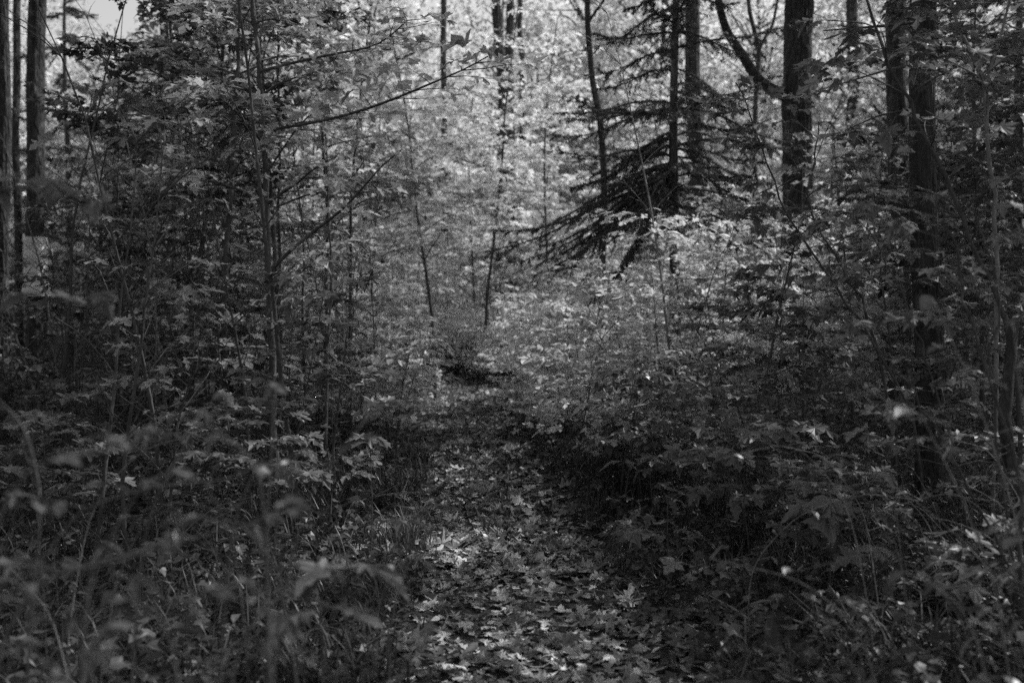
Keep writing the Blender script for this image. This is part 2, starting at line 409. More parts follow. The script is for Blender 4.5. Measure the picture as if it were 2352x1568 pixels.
def overstory(name, base, pts, radii, label, mat='bark', cz=11, group=None, sd=0, crown=True, sides=22, sc=1.0, depth=.035, cat='tree', extra=None):
    """a tall tree: trunk traced through points, limbs and crown high above"""
    root = empty(name, base); b = np.array(base)
    P = [np.array(p)-b for p in pts]; P[0][2] -= .08
    top = P[-1]; H = cz+1.0
    if top[2] < H and crown:
        d = (P[-1]-P[-2]); d = d/d[2] if d[2] > .1 else np.array([0, 0, 1.]); P.append(top + d*(H-top[2])*np.array([.4, .4, 1])); radii = list(radii)+[radii[-1]*.45]
    link('trunk', trunk_mesh('trunk', P, radii, M[mat], sides, depth, 110, sd), root)
    if crown:
        lm = CANOPY[sd % 3][1]; loc = P[-1]-np.array([0, 0, 1.0]); gq = np.random.default_rng(500+len(bpy.data.objects))
        Pc, Dc, Uc, Zc, tc_, _ = leafy_crown(40+sd % 3, CROWN_N, 3.6, 1.7, .16, .75, 60)
        c_, s_ = math.cos(sd*1.3), math.sin(sd*1.3); RZ = np.array([[c_, -s_, 0], [s_, c_, 0], [0, 0, 1]])
        Pw = (Pc@RZ.T)*sc+loc; kp = open_gaps(Pw, b, gq); mbc = MB()
        mbc.leaves(leaf_far, (Pw[kp]-loc)@RZ/sc, Dc[kp], Uc[kp], Zc[kp], tc_[kp]); cm = mbc.mesh('canopy_crown', M['maple_far'])
        for nm, me in (('crown', cm), ('limb', lm)):
            o = link(nm, me, root); o.location = loc; o.rotation_euler = (0, 0, sd*1.3); o.scale = (sc,)*3
            o['kind'] = 'stuff'
    if extra: extra(root, b)
    tag(root, label, cat, group); return root
def gz(x, y): return float(hgt(x, y))
def traced(spec, Y, top=True):
    """trunk points from the spots where the photo shows it, carried down to the ground"""
    pts = [at(px, py, Y) for px, py in spec]
    pts = sorted(pts, key=lambda p: p[2]); g = gz(pts[0][0], Y)
    b = pts[0].copy(); b[2] = g
    return tuple(b), [b]+[p for p in pts if p[2] > g+.3]
OV = 'tall trees whose crowns close above the path'
def limb_extra(spec, Y, r0, r1, mat='bark'):
    def f(root, b):
        P = np.array([at(px, py, y) for px, py, y in spec])-b
        t = np.linspace(0, 1, len(P)); tt = np.linspace(0, 1, 24)
        Q = np.stack([np.interp(tt, t, P[:, i]) for i in range(3)], 1)
        for _ in range(2): Q[1:-1] = (Q[:-2]+Q[1:-1]*2+Q[2:])/4
        mb = MB(); mb.tube(Q, np.linspace(r0, r1, 24), 8); link('limb', mb.mesh('limb', M[mat], True), root)
    return f
def many(*fs):
    def f(root, b):
        for q in fs: q(root, b)
    return f
dead = [limb_extra([(2098, 52, 6.9), (2010, 62, 6.8), (1950, 66, 6.7), (1892, 71, 6.6)], 0, .012, .004, 'twig'),
        limb_extra([(2098, 150, 6.9), (2040, 160, 6.7), (1975, 180, 6.6), (1890, 205, 6.5)], 0, .010, .003, 'twig'),
        limb_extra([(2145, 15, 6.9), (2190, 5, 7.1), (2260, -20, 7.3)], 0, .012, .006, 'twig'),
        limb_extra([(2100, 250, 6.9), (2020, 265, 6.9), (1940, 300, 6.9)], 0, .009, .003, 'twig')]
b, p = traced([(2118, -40), (2122, 300), (2128, 700), (2134, 1000), (2140, 1180)], 6.9)
overstory('maple_tree', b, p, [.110, .096, .092, .088, .084, .082], 'dark straight trunk nearest the path on the right, rooted in the undergrowth', sd=0, group=OV, sides=44, depth=.03, extra=many(*dead))
b, p = traced([(2062, -40), (2058, 180), (2062, 400), (2066, 700)], 13.5)
overstory('maple_tree', b, p, [.15, .14, .135, .13, .125], 'dark leaning-free trunk directly behind the nearest right-hand trunk', sd=1, group=OV)
b, p = traced([(1834, -40), (1832, 200), (1830, 460), (1828, 700)], 16)
overstory('maple_tree', b, p, [.30, .25, .23, .22, .215], 'thick rough-barked trunk with one bowed limb reaching left to the spruce', sd=2, group=OV, sides=40, depth=.05,
          extra=limb_extra([(1812, 225, 16), (1770, 205, 15.9), (1735, 178, 15.8), (1708, 130, 15.6), (1672, 80, 15.4), (1655, 30, 15.2), (1640, -60, 15)], 0, .095, .05))
b, p = traced([(85, -40), (82, 300), (80, 600), (84, 720)], 17)
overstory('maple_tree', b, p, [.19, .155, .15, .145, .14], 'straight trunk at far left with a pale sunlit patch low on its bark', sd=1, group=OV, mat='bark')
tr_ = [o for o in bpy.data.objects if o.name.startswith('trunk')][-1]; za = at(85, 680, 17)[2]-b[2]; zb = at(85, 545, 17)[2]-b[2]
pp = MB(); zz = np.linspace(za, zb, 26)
pp.tube(np.stack([zz*0+.005, zz*0-.01, zz], 1), .182+.006*np.sin(zz*23), 18, ridged(.012, 7, 2)); o_ = link('painted_sun_patch', pp.mesh('painted_sun_patch', M['birch_and_sun_patch'], True), tr_.parent); o_['label'] = 'patch of sunlight painted pale on the bark'  # paler shell painting the sunlight that falls on this trunk
b, p = traced([(1957, -40), (1959, 190), (1955, 420)], 23)
overstory('maple_tree', b, p, [.16, .14, .13, .12], 'slim dark trunk between the rough thick trunk and the paired right trunks', sd=2, group=OV, crown=False)
b, p = traced([(1588, -40), (1594, 250), (1600, 520)], 20)
overstory('maple_tree', b, p, [.17, .15, .145, .14], 'dark trunk standing directly behind the spruce', sd=0, group=OV, crown=False)
b, p = traced([(6, -40), (8, 300), (4, 700)], 15)
overstory('maple_tree', b, p, [.12, .10, .10, .09], 'trunk cut by the left edge of the picture', sd=0, group=OV)
b, p = traced([(40, -40), (36, 300), (44, 700)], 22)
overstory('maple_tree', b, p, [.09, .08, .08, .075], 'thin trunk just left of the trunk with the pale patch', sd=2, group=OV, crown=False)
b, p = traced([(379, -40), (374, 300), (380, 700)], 21)
overstory('maple_tree', b, p, [.11, .10, .09, .09], 'dark trunk half hidden in the leaves of the upper left', sd=2, group=OV, crown=False)
b, p = traced([(1138, -60), (1144, 90), (1158, 230), (1152, 420)], 26)
overstory('maple_tree', b, p, [.17, .15, .14, .12, .11], 'broken dark trunk in the bright gap above the path, the thicker of two', sd=0, group=OV, crown=False, depth=.09)
b, p = traced([(1172, -60), (1172, 60), (1168, 200), (1178, 420)], 27)
overstory('maple_tree', b, p, [.12, .11, .11, .10, .09], 'thinner dark trunk pressed against the broken one above the path', sd=1, group=OV, crown=False, depth=.09)
b, p = traced([(1196, -60), (1192, 60), (1200, 130), (1198, 420)], 31)
overstory('maple_tree', b, p, [.10, .10, .09, .08, .07], 'slim trunk just right of the paired dark trunks above the path', sd=1, group=OV, crown=False)
b, p = traced([(1018, -60), (1020, 330), (1022, 480), (1024, 600)], 30)
overstory('maple_tree', b, p, [.11, .10, .10, .09, .09], 'short visible length of dark trunk left of the paired trunks', sd=1, group=OV, crown=False)
b, p = traced([(1345, -60), (1350, 60), (1362, 180), (1378, 270), (1384, 350), (1386, 430), (1384, 600)], 15)
overstory('black_cherry_tree', b, p, [.055, .052, .05, .048, .046, .044, .042, .04], 'dark crooked thin tree bending beside the spruce, forked at the top', sd=2, group=OV, crown=False, depth=.06, sides=14,
          extra=limb_extra([(1349, 55, 15), (1366, 30, 15), (1388, 0, 15), (1400, -40, 15)], 0, .025, .018))
b, p = traced([(1714, -60), (1722, 30), (1742, 115), (1736, 230), (1734, 420)], 20)
overstory('maple_tree', b, p, [.06, .055, .05, .045, .04, .04], 'thin crooked tree between the spruce and the thick rough trunk', sd=2, group=OV, crown=False, sides=12,
          extra=limb_extra([(1740, 125, 20), (1752, 95, 20), (1775, 60, 20.1), (1790, -20, 20.2)], 0, .04, .025))
b, p = traced([(2328, 720), (2312, 860), (2302, 960), (2312, 1060), (2348, 1160)], 4.6)
overstory('leaning_maple_stem', b, p, [.034, .032, .03, .028, .025, .022], 'bowed dark stem at the right edge, curving near the undergrowth', crown=False, sides=12, depth=.03, cat='tree')
b, p = traced([(520, 660), (523, 540), (528, 430), (533, 250)], 13)
overstory('maple_tree', b, p, [.07, .065, .06, .055, .05], 'short dark trunk seen behind the two slender left saplings', crown=False, group=OV, sides=14)
# trees standing to the right and overhead, whose crowns throw the shade
for i, (x, y, cz, sc) in enumerate([(8.5, 4.5, 10.5, 1.1), (12.5, 9, 11, 1.15), (6.5, 11, 10.5, 1.0), (13, 13.5, 11.5, 1.0), (16, 4, 11, 1.1), (4.5, 0.5, 10, 1.0), (15, 12, 13, 1.1), (-1.5, 6.5, 10, .95), (-1.5, 11.5, 10.5, .8), (-5, 12, 10.5, 1.0), (17, 18, 12, 1.1), (9.5, 0, 12, 1.1), (-6, 3, 9.5, 1.0), (3, 6, 11, 1.0), (19, 9, 12.5, 1.1)]):
    CW = ['the evenly leaved', 'the broadest', 'the nearest slender', 'the second broadest', 'the outermost', 'the one behind the camera', 'the highest', 'the lowest crowned', 'the farther slender', 'the one by the conifers', 'the farthest', 'the high crowned near', 'the lowest near', 'the straightest', 'the last before the glade']
    # the stem stands off the picture and leans its crown over
    sx = x if abs(x) > .62*y+1.2 else (1 if x > 0 else -1)*(.62*y+1.6)
    g = gz(sx, y)
    overstory('maple_tree', (sx, y, g), [(sx, y, g), (sx+(x-sx)*.05, y, g+3), (sx+(x-sx)*.4, y, g+6.5), (x, y, g+cz+1)], [.2, .17, .14, .06], ('tall maple off to the ' + ('right' if sx > 0 else 'left') + ', %s, crown closing above the path' % CW[i]), cz=cz, group=OV, sd=i, sc=sc)

# ------------------------------------------------------------------ spruce
def spruce_mesh(seed, H, R0, low, gap=.22, dense=1.0, sweep=None):
    g = random.Random(seed); gn = np.random.default_rng(seed)
    tr = MB(); nd = MB()
    path = np.array([[.02*math.sin(z*1.3), .02*math.cos(z), z] for z in np.linspace(-.1, H, 16)])
    tr.tube(path, np.linspace(.075*H/8, .01, 16), 10)
    A, B = [], []      # twig starts and ends
    def twig(p, d, L):
        k = 4; q = p
        for i in range(k):
            e = q+d*L/k; A.append(q); B.append(e); q = e; d = nrm(d+np.array([g.gauss(0, .12), g.gauss(0, .12), -.06]))
        tr.tube([p, q], [.004, .0015], 3)
    z = low; az = 0
    def bough(z, a, L, el0):
        k = 9; P = [np.array([0, 0, z])]; e = el0+g.gauss(0, .15)
        for i in range(k):
            e += (-.10 if i < 5 else .10)+g.gauss(0, .04); a2 = a+g.gauss(0, .06)
            P.append(P[-1]+np.array([math.cos(a2)*math.cos(e), math.sin(a2)*math.cos(e), math.sin(e)])*L/k)
        P = np.array(P); tr.tube(P, np.linspace(.016*L/1.6+.004, .003, k+1), 5)
        for i in range(1, k+1):
            d = nrm(P[i]-P[i-1]); A.append(P[i-1]); B.append(P[i])
            for s_ in (-1, 1):
                for rep in range(2):
                    if g.random() < .88*dense:
                        q = P[i-1]+(P[i]-P[i-1])*g.random()
                        sd = nrm(rot_z(d, s_*g.uniform(.6, 1.0))+np.array([0, 0, g.uniform(-.55, .25)]))
                        twig(q, sd, (.10+.40*L*(1-i/(k+1)))*g.uniform(.2, 1.0))
    for (z_, a_, L_, e_) in (sweep or []):
        for q_ in range(1): bough(z_+g.gauss(0, .05), a_+g.gauss(0, .05), L_*g.uniform(.85, 1), e_)
    while z < H-.1:
        f = 1-(z-low)/(H-low)
        for j in range(4 if f > .25 else 3):
            if g.random() < .22: continue
            bough(z+g.gauss(0, .1), az+j*1.6+g.gauss(0, .45), R0*(f**.8)*g.uniform(.45, 1.12)+.08, g.uniform(-.1, .3) + (.35 if f < .3 else 0))
        az += .8; z += gap*g.uniform(.8, 1.2)
    for (z, a, L, e) in (sweep or []): bough(z, a, L, e)
    A = np.array(A); B = np.array(B); n = len(A)
    # needles: slim blades round each shoot, pointing forward
    per = 12
    ta = np.repeat(A, per, 0); tb = np.repeat(B, per, 0); t = gn.random((n*per, 1)); q = ta+(tb-ta)*t
    d = nrm(tb-ta); rdir = gn.normal(0, 1, (n*per, 3)); rdir[:, 2] += .4; s_ = nrm(np.cross(d, rdir))
    nd_dir = nrm(d*.75+s_*.8); side = nrm(np.cross(nd_dir, gn.normal(0, 1, (n*per, 3))))
    ln = gn.uniform(.03, .06, (n*per, 1)); w = .0052
    V = np.stack([q-side*w, q+side*w, q+nd_dir*ln], 1)
    T = np.arange(n*per*3).reshape(-1, 3); nd.add(V.reshape(-1, 3), T, np.repeat(gn.uniform(.7, 1.4, n*per), 3))
    return tr.mesh('spruce_wood', M['twig'], True), nd.mesh('spruce_needles', M['needle'])
SPR_Y = 12.5
sb = at(1548, 600, SPR_Y); sg = gz(sb[0], SPR_Y)
def zof(py): return at(1548, py, SPR_Y)[2]-sg
PI = math.pi
spm = spruce_mesh(3, 9.0, 1.9, 2.5, .215, .85, [(zof(400), PI*1.02, 2.5, -.12), (zof(420), PI*.96, 2.2, -.2), (zof(410), PI*1.0, 2.35, -.18), (zof(390), PI*1.05, 2.0, -.1), (zof(385), PI*1.1, 1.55, -.1), (zof(430), PI*1.12, 1.9, -.35), (zof(395), PI*1.3, 1.5, -.2), (zof(330), 0.1, 1.15, -.1), (zof(380), -.2, 1.2, -.15), (zof(330), PI*.97, 1.45, -.2), (zof(440), PI*.9, 1.8, -.2), (zof(300), PI*1.05, 1.3, -.15), (zof(410), PI*1.2, 1.7, -.3)])
r_ = empty('spruce_tree', (sb[0], SPR_Y, sg)); link('trunk', spm[0], r_); tag(link('needles', spm[1], r_), kind='stuff')
tag(r_, 'young dark spruce with drooping boughs right of the path', 'spruce')
spn = [spruce_mesh(4, 9.5, 1.9, 1.2, .36, .8), spruce_mesh(9, 8, 1.5, .8, .33, .8)]
for i, (px, Y, sc, lab) in enumerate([(400, 15, .75, 'dark conifer filling the upper left between trunk and saplings'), (-460, 12, 1.0, 'conifer whose boughs enter at the left edge of the picture'), (160, 22, 1.1, 'conifer behind the pale-patched trunk at far left'),
                                       (560, 20, 1.0, 'conifer behind the slender saplings left of the path'), (2330, 17, 1.2, 'dark conifer deep in the wood at the right edge'), (2200, 26, 1.3, 'farther conifer between the nearest trunk and the right edge')]):
    p = at(px, 700, Y); g = gz(p[0], Y); r_ = empty('spruce_tree', (p[0], Y, g), i*1.7, sc)
    m_ = spn[i % 2]; link('trunk', m_[0], r_); tag(link('needles', m_[1], r_), kind='stuff'); tag(r_, lab, 'spruce', 'dark conifers back in the wood')

# ================================================================== BACKGROUND WOOD
FAR = []
for sd in range(5):
    g = np.random.default_rng(70+sd); H = [11, 13, 9, 12, 7][sd]; lo = [1.5, 2.5, .8, 2, .5][sd]
    P, D, U, Z, tn, c = leafy_crown(80+sd, 6000, [2.4, 2.8, 2.2, 2.6, 2.0][sd], (H-lo)/2, .14, .42, 130)
    P[:, 2] += (H+lo)/2; c[:, 2] += (H+lo)/2
    mb = MB(); mb.leaves(leaf_far, P, D, U, Z, tn)
    tb = MB(); path = np.array([[.15*math.sin(z*.5+sd), .12*math.cos(z*.6), z] for z in np.linspace(-.1, H-.5, 14)])
    tb.tube(path, np.linspace(.14, .025, 14), 8); crown_limbs(tb, c, list(path[3:]), .04)
    FAR.append((tb.mesh('far_trunk', M['bark_far'], True), mb.mesh('far_crown', M['maple_far']), H))
FG = 'sunlit trees in the wood beyond the end of the path'
farspots = []
g = random.Random(21)
tries = 0
while len(farspots) < 105 and tries < 9000:
    tries += 1
    Y = 21 + 42*g.random()**1.2; x = g.uniform(-.62, .62)*Y
    if Y < 27 and abs(x+1) < 4.0: continue
    if all((x-a)**2+(Y-b)**2 > 2.2**2 for a, b, *_ in farspots): farspots.append((x, Y, g.choice([0, 1, 2, 2, 3, 4, 4]), g.uniform(.8, 1.2), g.uniform(0, 6.28)))
farspots += [(3.2, 41, 3, 1.5, 1.4), (5.6, 38, 0, 1.6, 2.2)]
for x, Y, k, sc, rz in farspots:
    r_ = empty('maple_tree', (x, Y, gz(x, Y)), rz, sc); link('trunk', FAR[k][0], r_); tag(link('crown', FAR[k][1], r_), kind='stuff')
    tag(r_, None, 'tree', FG); note(r_, (x, Y, 0), FAR[k][2]*sc, 'tree')
# the wood beyond that, where single trees can no longer be told apart
mb = MB()
P, D, U, Z, tn, c = leafy_crown(99, 90000, 1, 1, .36, .02, 400)
gn = np.random.default_rng(5); n = 90000
ang = gn.uniform(-.75, .75, n); rad = gn.uniform(64, 80, n)
cl = np.round(ang*26)/26 + .018*np.sin(np.round(ang*26)*7)
top = 20+4.5*np.sin(ang*37)+2.5*np.sin(ang*91+1)
P = np.stack([np.sin(ang)*rad, np.cos(ang)*rad, 1.0+top*gn.random(n)**.85], 1)
keep = gn.random(n) < .7+.45*np.sin(ang*130+P[:, 2]*1.1)*np.cos(P[:, 2]*1.7+ang*60)
P[:, 2] += hgt(P[:, 0], P[:, 1])*.9
mb.leaves(leaf_far, P[keep], D[keep], U[keep], Z[keep], tn[keep])
tag(link('far_forest', mb.mesh('far_forest', M['maple_far'])), 'pale blurred mass of sunlit leaves closing the view', kind='stuff')

mb = MB(); n = 60000; gn = np.random.default_rng(6)  # leaf ring out of view, added to hold back light from the open sky
ang = gn.uniform(.66, 2*math.pi-.66, n); rad = gn.uniform(12, 24, n)*np.where(np.abs(ang) < 1.6, 1.35, 1)
P = np.stack([np.sin(ang)*rad, np.cos(ang)*rad, .3+15*gn.random(n)], 1); kp = gn.random(n) < .6+.4*np.sin(ang*19+P[:, 2]*.7)
_, D, U, Z, tn, c = leafy_crown(98, n, 1, 1, .27, .02, 400)
mb.leaves(leaf_far, P[kp], D[kp], U[kp], Z[kp], tn[kp])
tag(link('added_forest_ring', mb.mesh('added_forest_ring', M['maple'])), 'unseen leaf mass added round the sides and back to cut sky light', kind='stuff')
# leafy bushes where the path leaves the view
BUSH = []
for sd in range(3):
    P, D, U, Z, tn, c = leafy_crown(120+sd, 2600, [1.1, 1.3, .9][sd], [.9, .75, 1.1][sd], .085, .3, 50); P[:, 2] += 1.05; c[:, 2] += 1.05; kq = P[:, 2] > .05
    mb = MB(); mb.leaves(leaf_far, P[kq], D[kq], U[kq], Z[kq], tn[kq]); tb = MB()
    for q in c[::2]: tb.tube([[0, 0, -.05], [q[0]*.3, q[1]*.3, q[2]*.6], q], [.012, .008, .003], 4)
    BUSH.append((tb.mesh('stem', M['twig'], True), mb.mesh('foliage', M['maple_mid'])))
for i, (x, y) in enumerate([(.7, 18.2), (-.1, 20.3), (1.6, 17.4), (.9, 20.8), (-1.0, 22.0), (-2.3, 18.3), (-3.0, 20.2), (-2.2, 21.6), (2.4, 19.4), (.3, 23)]):
    r_ = empty('leafy_bush', (x, y, gz(x, y)), i*1.9, .8); link('stem', BUSH[i % 3][0], r_); tag(link('foliage', BUSH[i % 3][1], r_), kind='stuff')
    tag(r_, None, 'bush', 'leafy bushes closing the end of the path'); note(r_, (x, y, 0), 1.8, 'bush')
for i, (x, y) in enumerate([(-.45, 18.3), (-.15, 18.0), (-1.25, 21), (-.9, 20.8), (-.6, 20.9), (-1.0, 20.2), (-1.5, 21.9), (-.7, 19.9), (-.2, 19.3), (-1.2, 22.4), (-.75, 20.4)]):
    r_ = empty('leafy_bush', (x, y, gz(x, y)), i*1.9, .4+.1*(i % 3)); link('stem', BUSH[i % 3][0], r_); tag(link('foliage', BUSH[i % 3][1], r_), kind='stuff')
    tag(r_, None, 'bush', 'leafy bushes closing the end of the path'); note(r_, (x, y, 0), .8, 'bush')
for i in range(40):
    y = 21.5+i*.42; fx = (i*.618+.3) % 1; x = -9+16*fx if y > 27 else .3+5*fx if i % 2 else -3.6-5*fx
    r_ = empty('leafy_bush', (x, y, gz(x, y)), i*1.3, .85+.5*((i*.37) % 1)); link('stem', BUSH[i % 3][0], r_); tag(link('foliage', BUSH[i % 3][1], r_), kind='stuff')
    tag(r_, None, 'bush', 'leafy bushes closing the end of the path'); note(r_, (x, y, 0), 1.8, 'bush')
# ================================================================== UNDERSTORY MAPLES (4 - 7 m)
UND = []
for sd, (H, base, sp, nb, rr) in enumerate([(5.6, .28, 1.7, 11, .03), (4.6, .25, 1.5, 10, .024), (6.5, .35, 1.9, 12, .034), (3.8, .25, 1.3, 9, .02)]):
    mb, ls = grow_maple(200+sd, H, base, sp, nb+1, .10, rr, .165, (rnd.gauss(0, .05), 0), .035)
    UND.append((mb.mesh('stem', M['twig'], True), crown_mesh('crown', ls, maple_mid, M['maple'], sd), H, len(ls.P)))
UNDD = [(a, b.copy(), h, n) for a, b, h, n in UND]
for _, b_, _, _ in UNDD: b_.materials[0] = M['shade_painted']
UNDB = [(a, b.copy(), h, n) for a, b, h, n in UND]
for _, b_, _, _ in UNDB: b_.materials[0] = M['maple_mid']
print('understory leaves', [u[3] for u in UND])
def plant(name, protos, k, x, y, rz, sc, kind, group, cat='sapling', **kw):
    r_ = empty(name, (x, y, gz(x, y)), rz, sc)
    link('stem', protos[k][0], r_); tag(link('crown', protos[k][1], r_), kind='stuff')
    tag(r_, None, cat, group); note(r_, (x, y, 0), protos[k][2]*sc, kind, **kw); return r_
UG = 'tall young maples filling the middle height of the wood'
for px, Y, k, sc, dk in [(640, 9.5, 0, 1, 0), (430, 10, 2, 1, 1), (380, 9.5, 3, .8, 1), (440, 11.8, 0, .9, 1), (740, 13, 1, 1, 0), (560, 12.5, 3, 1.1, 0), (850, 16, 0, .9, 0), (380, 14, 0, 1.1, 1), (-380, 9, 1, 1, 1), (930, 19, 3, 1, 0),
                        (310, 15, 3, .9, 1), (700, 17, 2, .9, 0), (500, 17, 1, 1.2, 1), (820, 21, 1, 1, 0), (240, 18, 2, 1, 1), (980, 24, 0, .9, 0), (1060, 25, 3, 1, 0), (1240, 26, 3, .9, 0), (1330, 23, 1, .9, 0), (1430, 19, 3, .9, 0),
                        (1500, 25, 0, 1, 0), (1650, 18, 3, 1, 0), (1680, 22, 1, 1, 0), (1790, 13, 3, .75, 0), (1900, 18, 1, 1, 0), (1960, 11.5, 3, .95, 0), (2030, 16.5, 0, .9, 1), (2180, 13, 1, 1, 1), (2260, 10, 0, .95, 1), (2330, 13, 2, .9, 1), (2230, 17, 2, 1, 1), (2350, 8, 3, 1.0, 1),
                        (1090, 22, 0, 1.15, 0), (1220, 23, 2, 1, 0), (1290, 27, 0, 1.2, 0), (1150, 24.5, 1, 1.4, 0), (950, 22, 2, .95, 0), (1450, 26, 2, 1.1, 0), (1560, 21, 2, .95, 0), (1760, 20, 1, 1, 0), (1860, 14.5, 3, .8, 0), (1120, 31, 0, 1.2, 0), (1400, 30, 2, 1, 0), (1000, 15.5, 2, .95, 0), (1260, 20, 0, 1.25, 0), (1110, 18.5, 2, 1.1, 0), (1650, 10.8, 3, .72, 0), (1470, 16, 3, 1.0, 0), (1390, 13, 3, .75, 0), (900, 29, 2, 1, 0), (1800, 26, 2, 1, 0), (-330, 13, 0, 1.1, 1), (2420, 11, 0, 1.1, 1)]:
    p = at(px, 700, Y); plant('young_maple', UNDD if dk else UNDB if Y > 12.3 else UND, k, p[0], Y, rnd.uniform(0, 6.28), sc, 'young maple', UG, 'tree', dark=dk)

# ================================================================== TRACED SLENDER MAPLES
def traced_maple(spec, Y, r0, r1, label, branches=(), nb=6, base=.4, spread=1.2, leaf=.11, mat='twig', lmat='maple', seed=0, cat='tree', group=None, tmpl=None, bare=0.0):
    pts = [at(a[0], a[1], a[2] if len(a) > 2 else Y) for a in spec]; pts.sort(key=lambda p: p[2])
    x0, y0 = pts[0][0], pts[0][1]; g = gz(x0, y0); b = np.array([x0, y0, g])
    if pts[0][2] > g+.15: pts = [b+np.array([0, 0, -.05])]+pts
    P = np.array(pts)-b
    t = np.linspace(0, 1, len(P)); tt = np.linspace(0, 1, 26); Q = np.stack([np.interp(tt, t, P[:, i]) for i in range(3)], 1)
    for _ in range(2): Q[1:-1] = (Q[:-2]+2*Q[1:-1]+Q[2:])/4
    wob = random.Random(seed); Q[1:-1, 0] += [wob.gauss(0, .008) for _ in range(24)]
    mb, ls = grow_maple(300+seed, 1, base, spread, nb, leaf, r0, .19, path=Q, radii=np.linspace(r0, r1, 26), bare=bare)
    root = empty('slender_maple', b); link('stem', mb.mesh('stem', M[mat], True), root)
    for j, (bs, rb0, rb1) in enumerate(branches):
        bp = np.array([at(*q) for q in bs])-b; t = np.linspace(0, 1, len(bp)); tt = np.linspace(0, 1, 14)
        B = np.stack([np.interp(tt, t, bp[:, i]) for i in range(3)], 1)
        for _ in range(2): B[1:-1] = (B[:-2]+2*B[1:-1]+B[2:])/4
        m2 = MB(); m2.tube(B, np.linspace(rb0, rb1, 14), 6); r = random.Random(seed*9+j)
        for i in range(4, 14):
            d = B[min(13, i+1)]-B[i-1] if i < 13 else B[13]-B[12]; a = math.atan2(d[1], d[0])
            for s_ in (-1, 1):
                if r.random() < .75: grow_branch(m2, ls, r, B[i], a+s_*r.uniform(.5, 1.1), r.uniform(-.1, .4), r.uniform(.14, .42), .004, leaf, .17, .6, False, bare)
        link('branch', m2.mesh('branch', M[mat], True), root)
    P_, D_, U_, Z_ = ls.arr()
    near_first = np.argsort(P_[:, 1]+b[1])[:0 if tmpl is None else 300]
    if tmpl is None:
        tag(link('crown', crown_mesh('crown', ls, maple_mid, M[lmat], seed), root), kind='stuff')
    else:
        r = random.Random(seed)
        for i in near_first: leaf_part('leaf', r.choice(tmpl), P_[i], D_[i], U_[i], Z_[i], root)
        rest = np.setdiff1d(np.arange(len(P_)), near_first)
        if len(rest):
            m3 = MB(); m3.leaves(maple_mid[0], P_[rest], D_[rest], U_[rest], Z_[rest], np.ones(len(rest))); tag(link('foliage', m3.mesh('foliage', M[lmat]), root), kind='stuff')
    tag(root, label, cat, group); return root
SG = 'slender maples on the left of the path'
traced_maple([(515, 700), (525, 520), (536, 350), (541, 190), (549, 60), (552, -60)], 8.6, .026, .014, 'slender maple with a sunlit length of stem, upper left', nb=5, base=.45, seed=1, group=SG,
             branches=[([(522, 250, 8.6), (505, 215, 8.5), (480, 180, 8.4)], .010, .004)])
traced_maple([(626, 860), (622, 720), (615, 560), (611, 380), (600, 220), (592, 110), (574, -40)], 8.2, .034, .018, 'taller dark slender maple with a long branch arching to the right', nb=5, base=.5, seed=2, group=SG,
             branches=[([(606, 300, 8.2), (680, 290, 7.6), (780, 270, 6.9), (880, 240, 6.3), (980, 195, 6.0), (1060, 165, 5.8), (1120, 130, 5.7)], .013, .003), ([(596, 165, 8.2), (650, 150, 8), (760, 125, 7.7), (870, 108, 7.4), (935, 48, 7.2)], .014, .004),
                       ([(622, 622, 8.2), (680, 560, 8.0), (760, 505, 7.8), (820, 450, 7.6), (870, 385, 7.4), (925, 342, 7.3)], .016, .004),
                       ([(612, 400, 8.2), (650, 340, 8.1), (700, 270, 8.0), (770, 240, 7.9)], .009, .003)])
traced_maple([(748, 640), (752, 520), (742, 330), (738, 180), (736, 60)], 10.5, .02, .009, 'thin straight maple between the dark slender one and the path', nb=6, base=.35, seed=3, group=SG)
traced_maple([(803, 650), (806, 480), (812, 360), (830, 200), (850, 60)], 11.5, .022, .009, 'thin maple nearest the bright gap on the left side', nb=6, base=.4, seed=4, group=SG)
traced_maple([(640, 260), (638, 120), (642, -40)], 10.2, .018, .008, 'very thin maple stem visible only near the top, beside the tall dark one', nb=4, base=.6, seed=5, group=SG)
traced_maple([(438, 640), (440, 520), (436, 400), (420, 250), (400, 100)], 11, .018, .008, 'thin maple left of the sunlit slender stem', nb=5, base=.4, seed=6, group=SG, lmat='shade_painted')
traced_maple([(895, 640), (880, 560), (858, 460), (840, 400)], 19, .05, .03, 'pale leaning trunk low in the bright gap left of centre', nb=2, base=.7, seed=7, mat='birch_and_sun_patch')
RG = 'thin stems leaning across the right side'
traced_maple([(2345, 820), (2262, 620), (2180, 430), (2085, 235), (2030, 120), (1985, -20)], 4.8, .013, .007, 'dark thin stem leaning far left across the nearest trunk', nb=5, base=.45, spread=.7, seed=11, group=RG, tmpl=LEAF, leaf=.10, bare=.3)
traced_maple([(2292, 700), (2284, 480), (2274, 330), (2258, 200), (2232, 130), (2198, 60), (2170, -30)], 5.6, .014, .008, 'forked sapling at upper right with a bright sunlit stem', nb=5, base=.5, spread=.7, seed=12, group=RG, tmpl=LEAF, leaf=.10, mat='twig_pale', bare=.3,  # paler twig bark paints the sunlight on this stem
             branches=[([(2262, 200, 5.6), (2285, 130, 5.6), (2305, 60, 5.6), (2325, -30, 5.6)], .009, .006)])
traced_maple([(2352, 1150), (2300, 940), (2220, 720), (2190, 560), (2150, 450)], 3.6, .009, .003, 'wiry stem crossing in front of the nearest trunk, low leaves', nb=6, base=.3, spread=.4, seed=13, group=RG, tmpl=LEAF, leaf=.07, bare=.6)
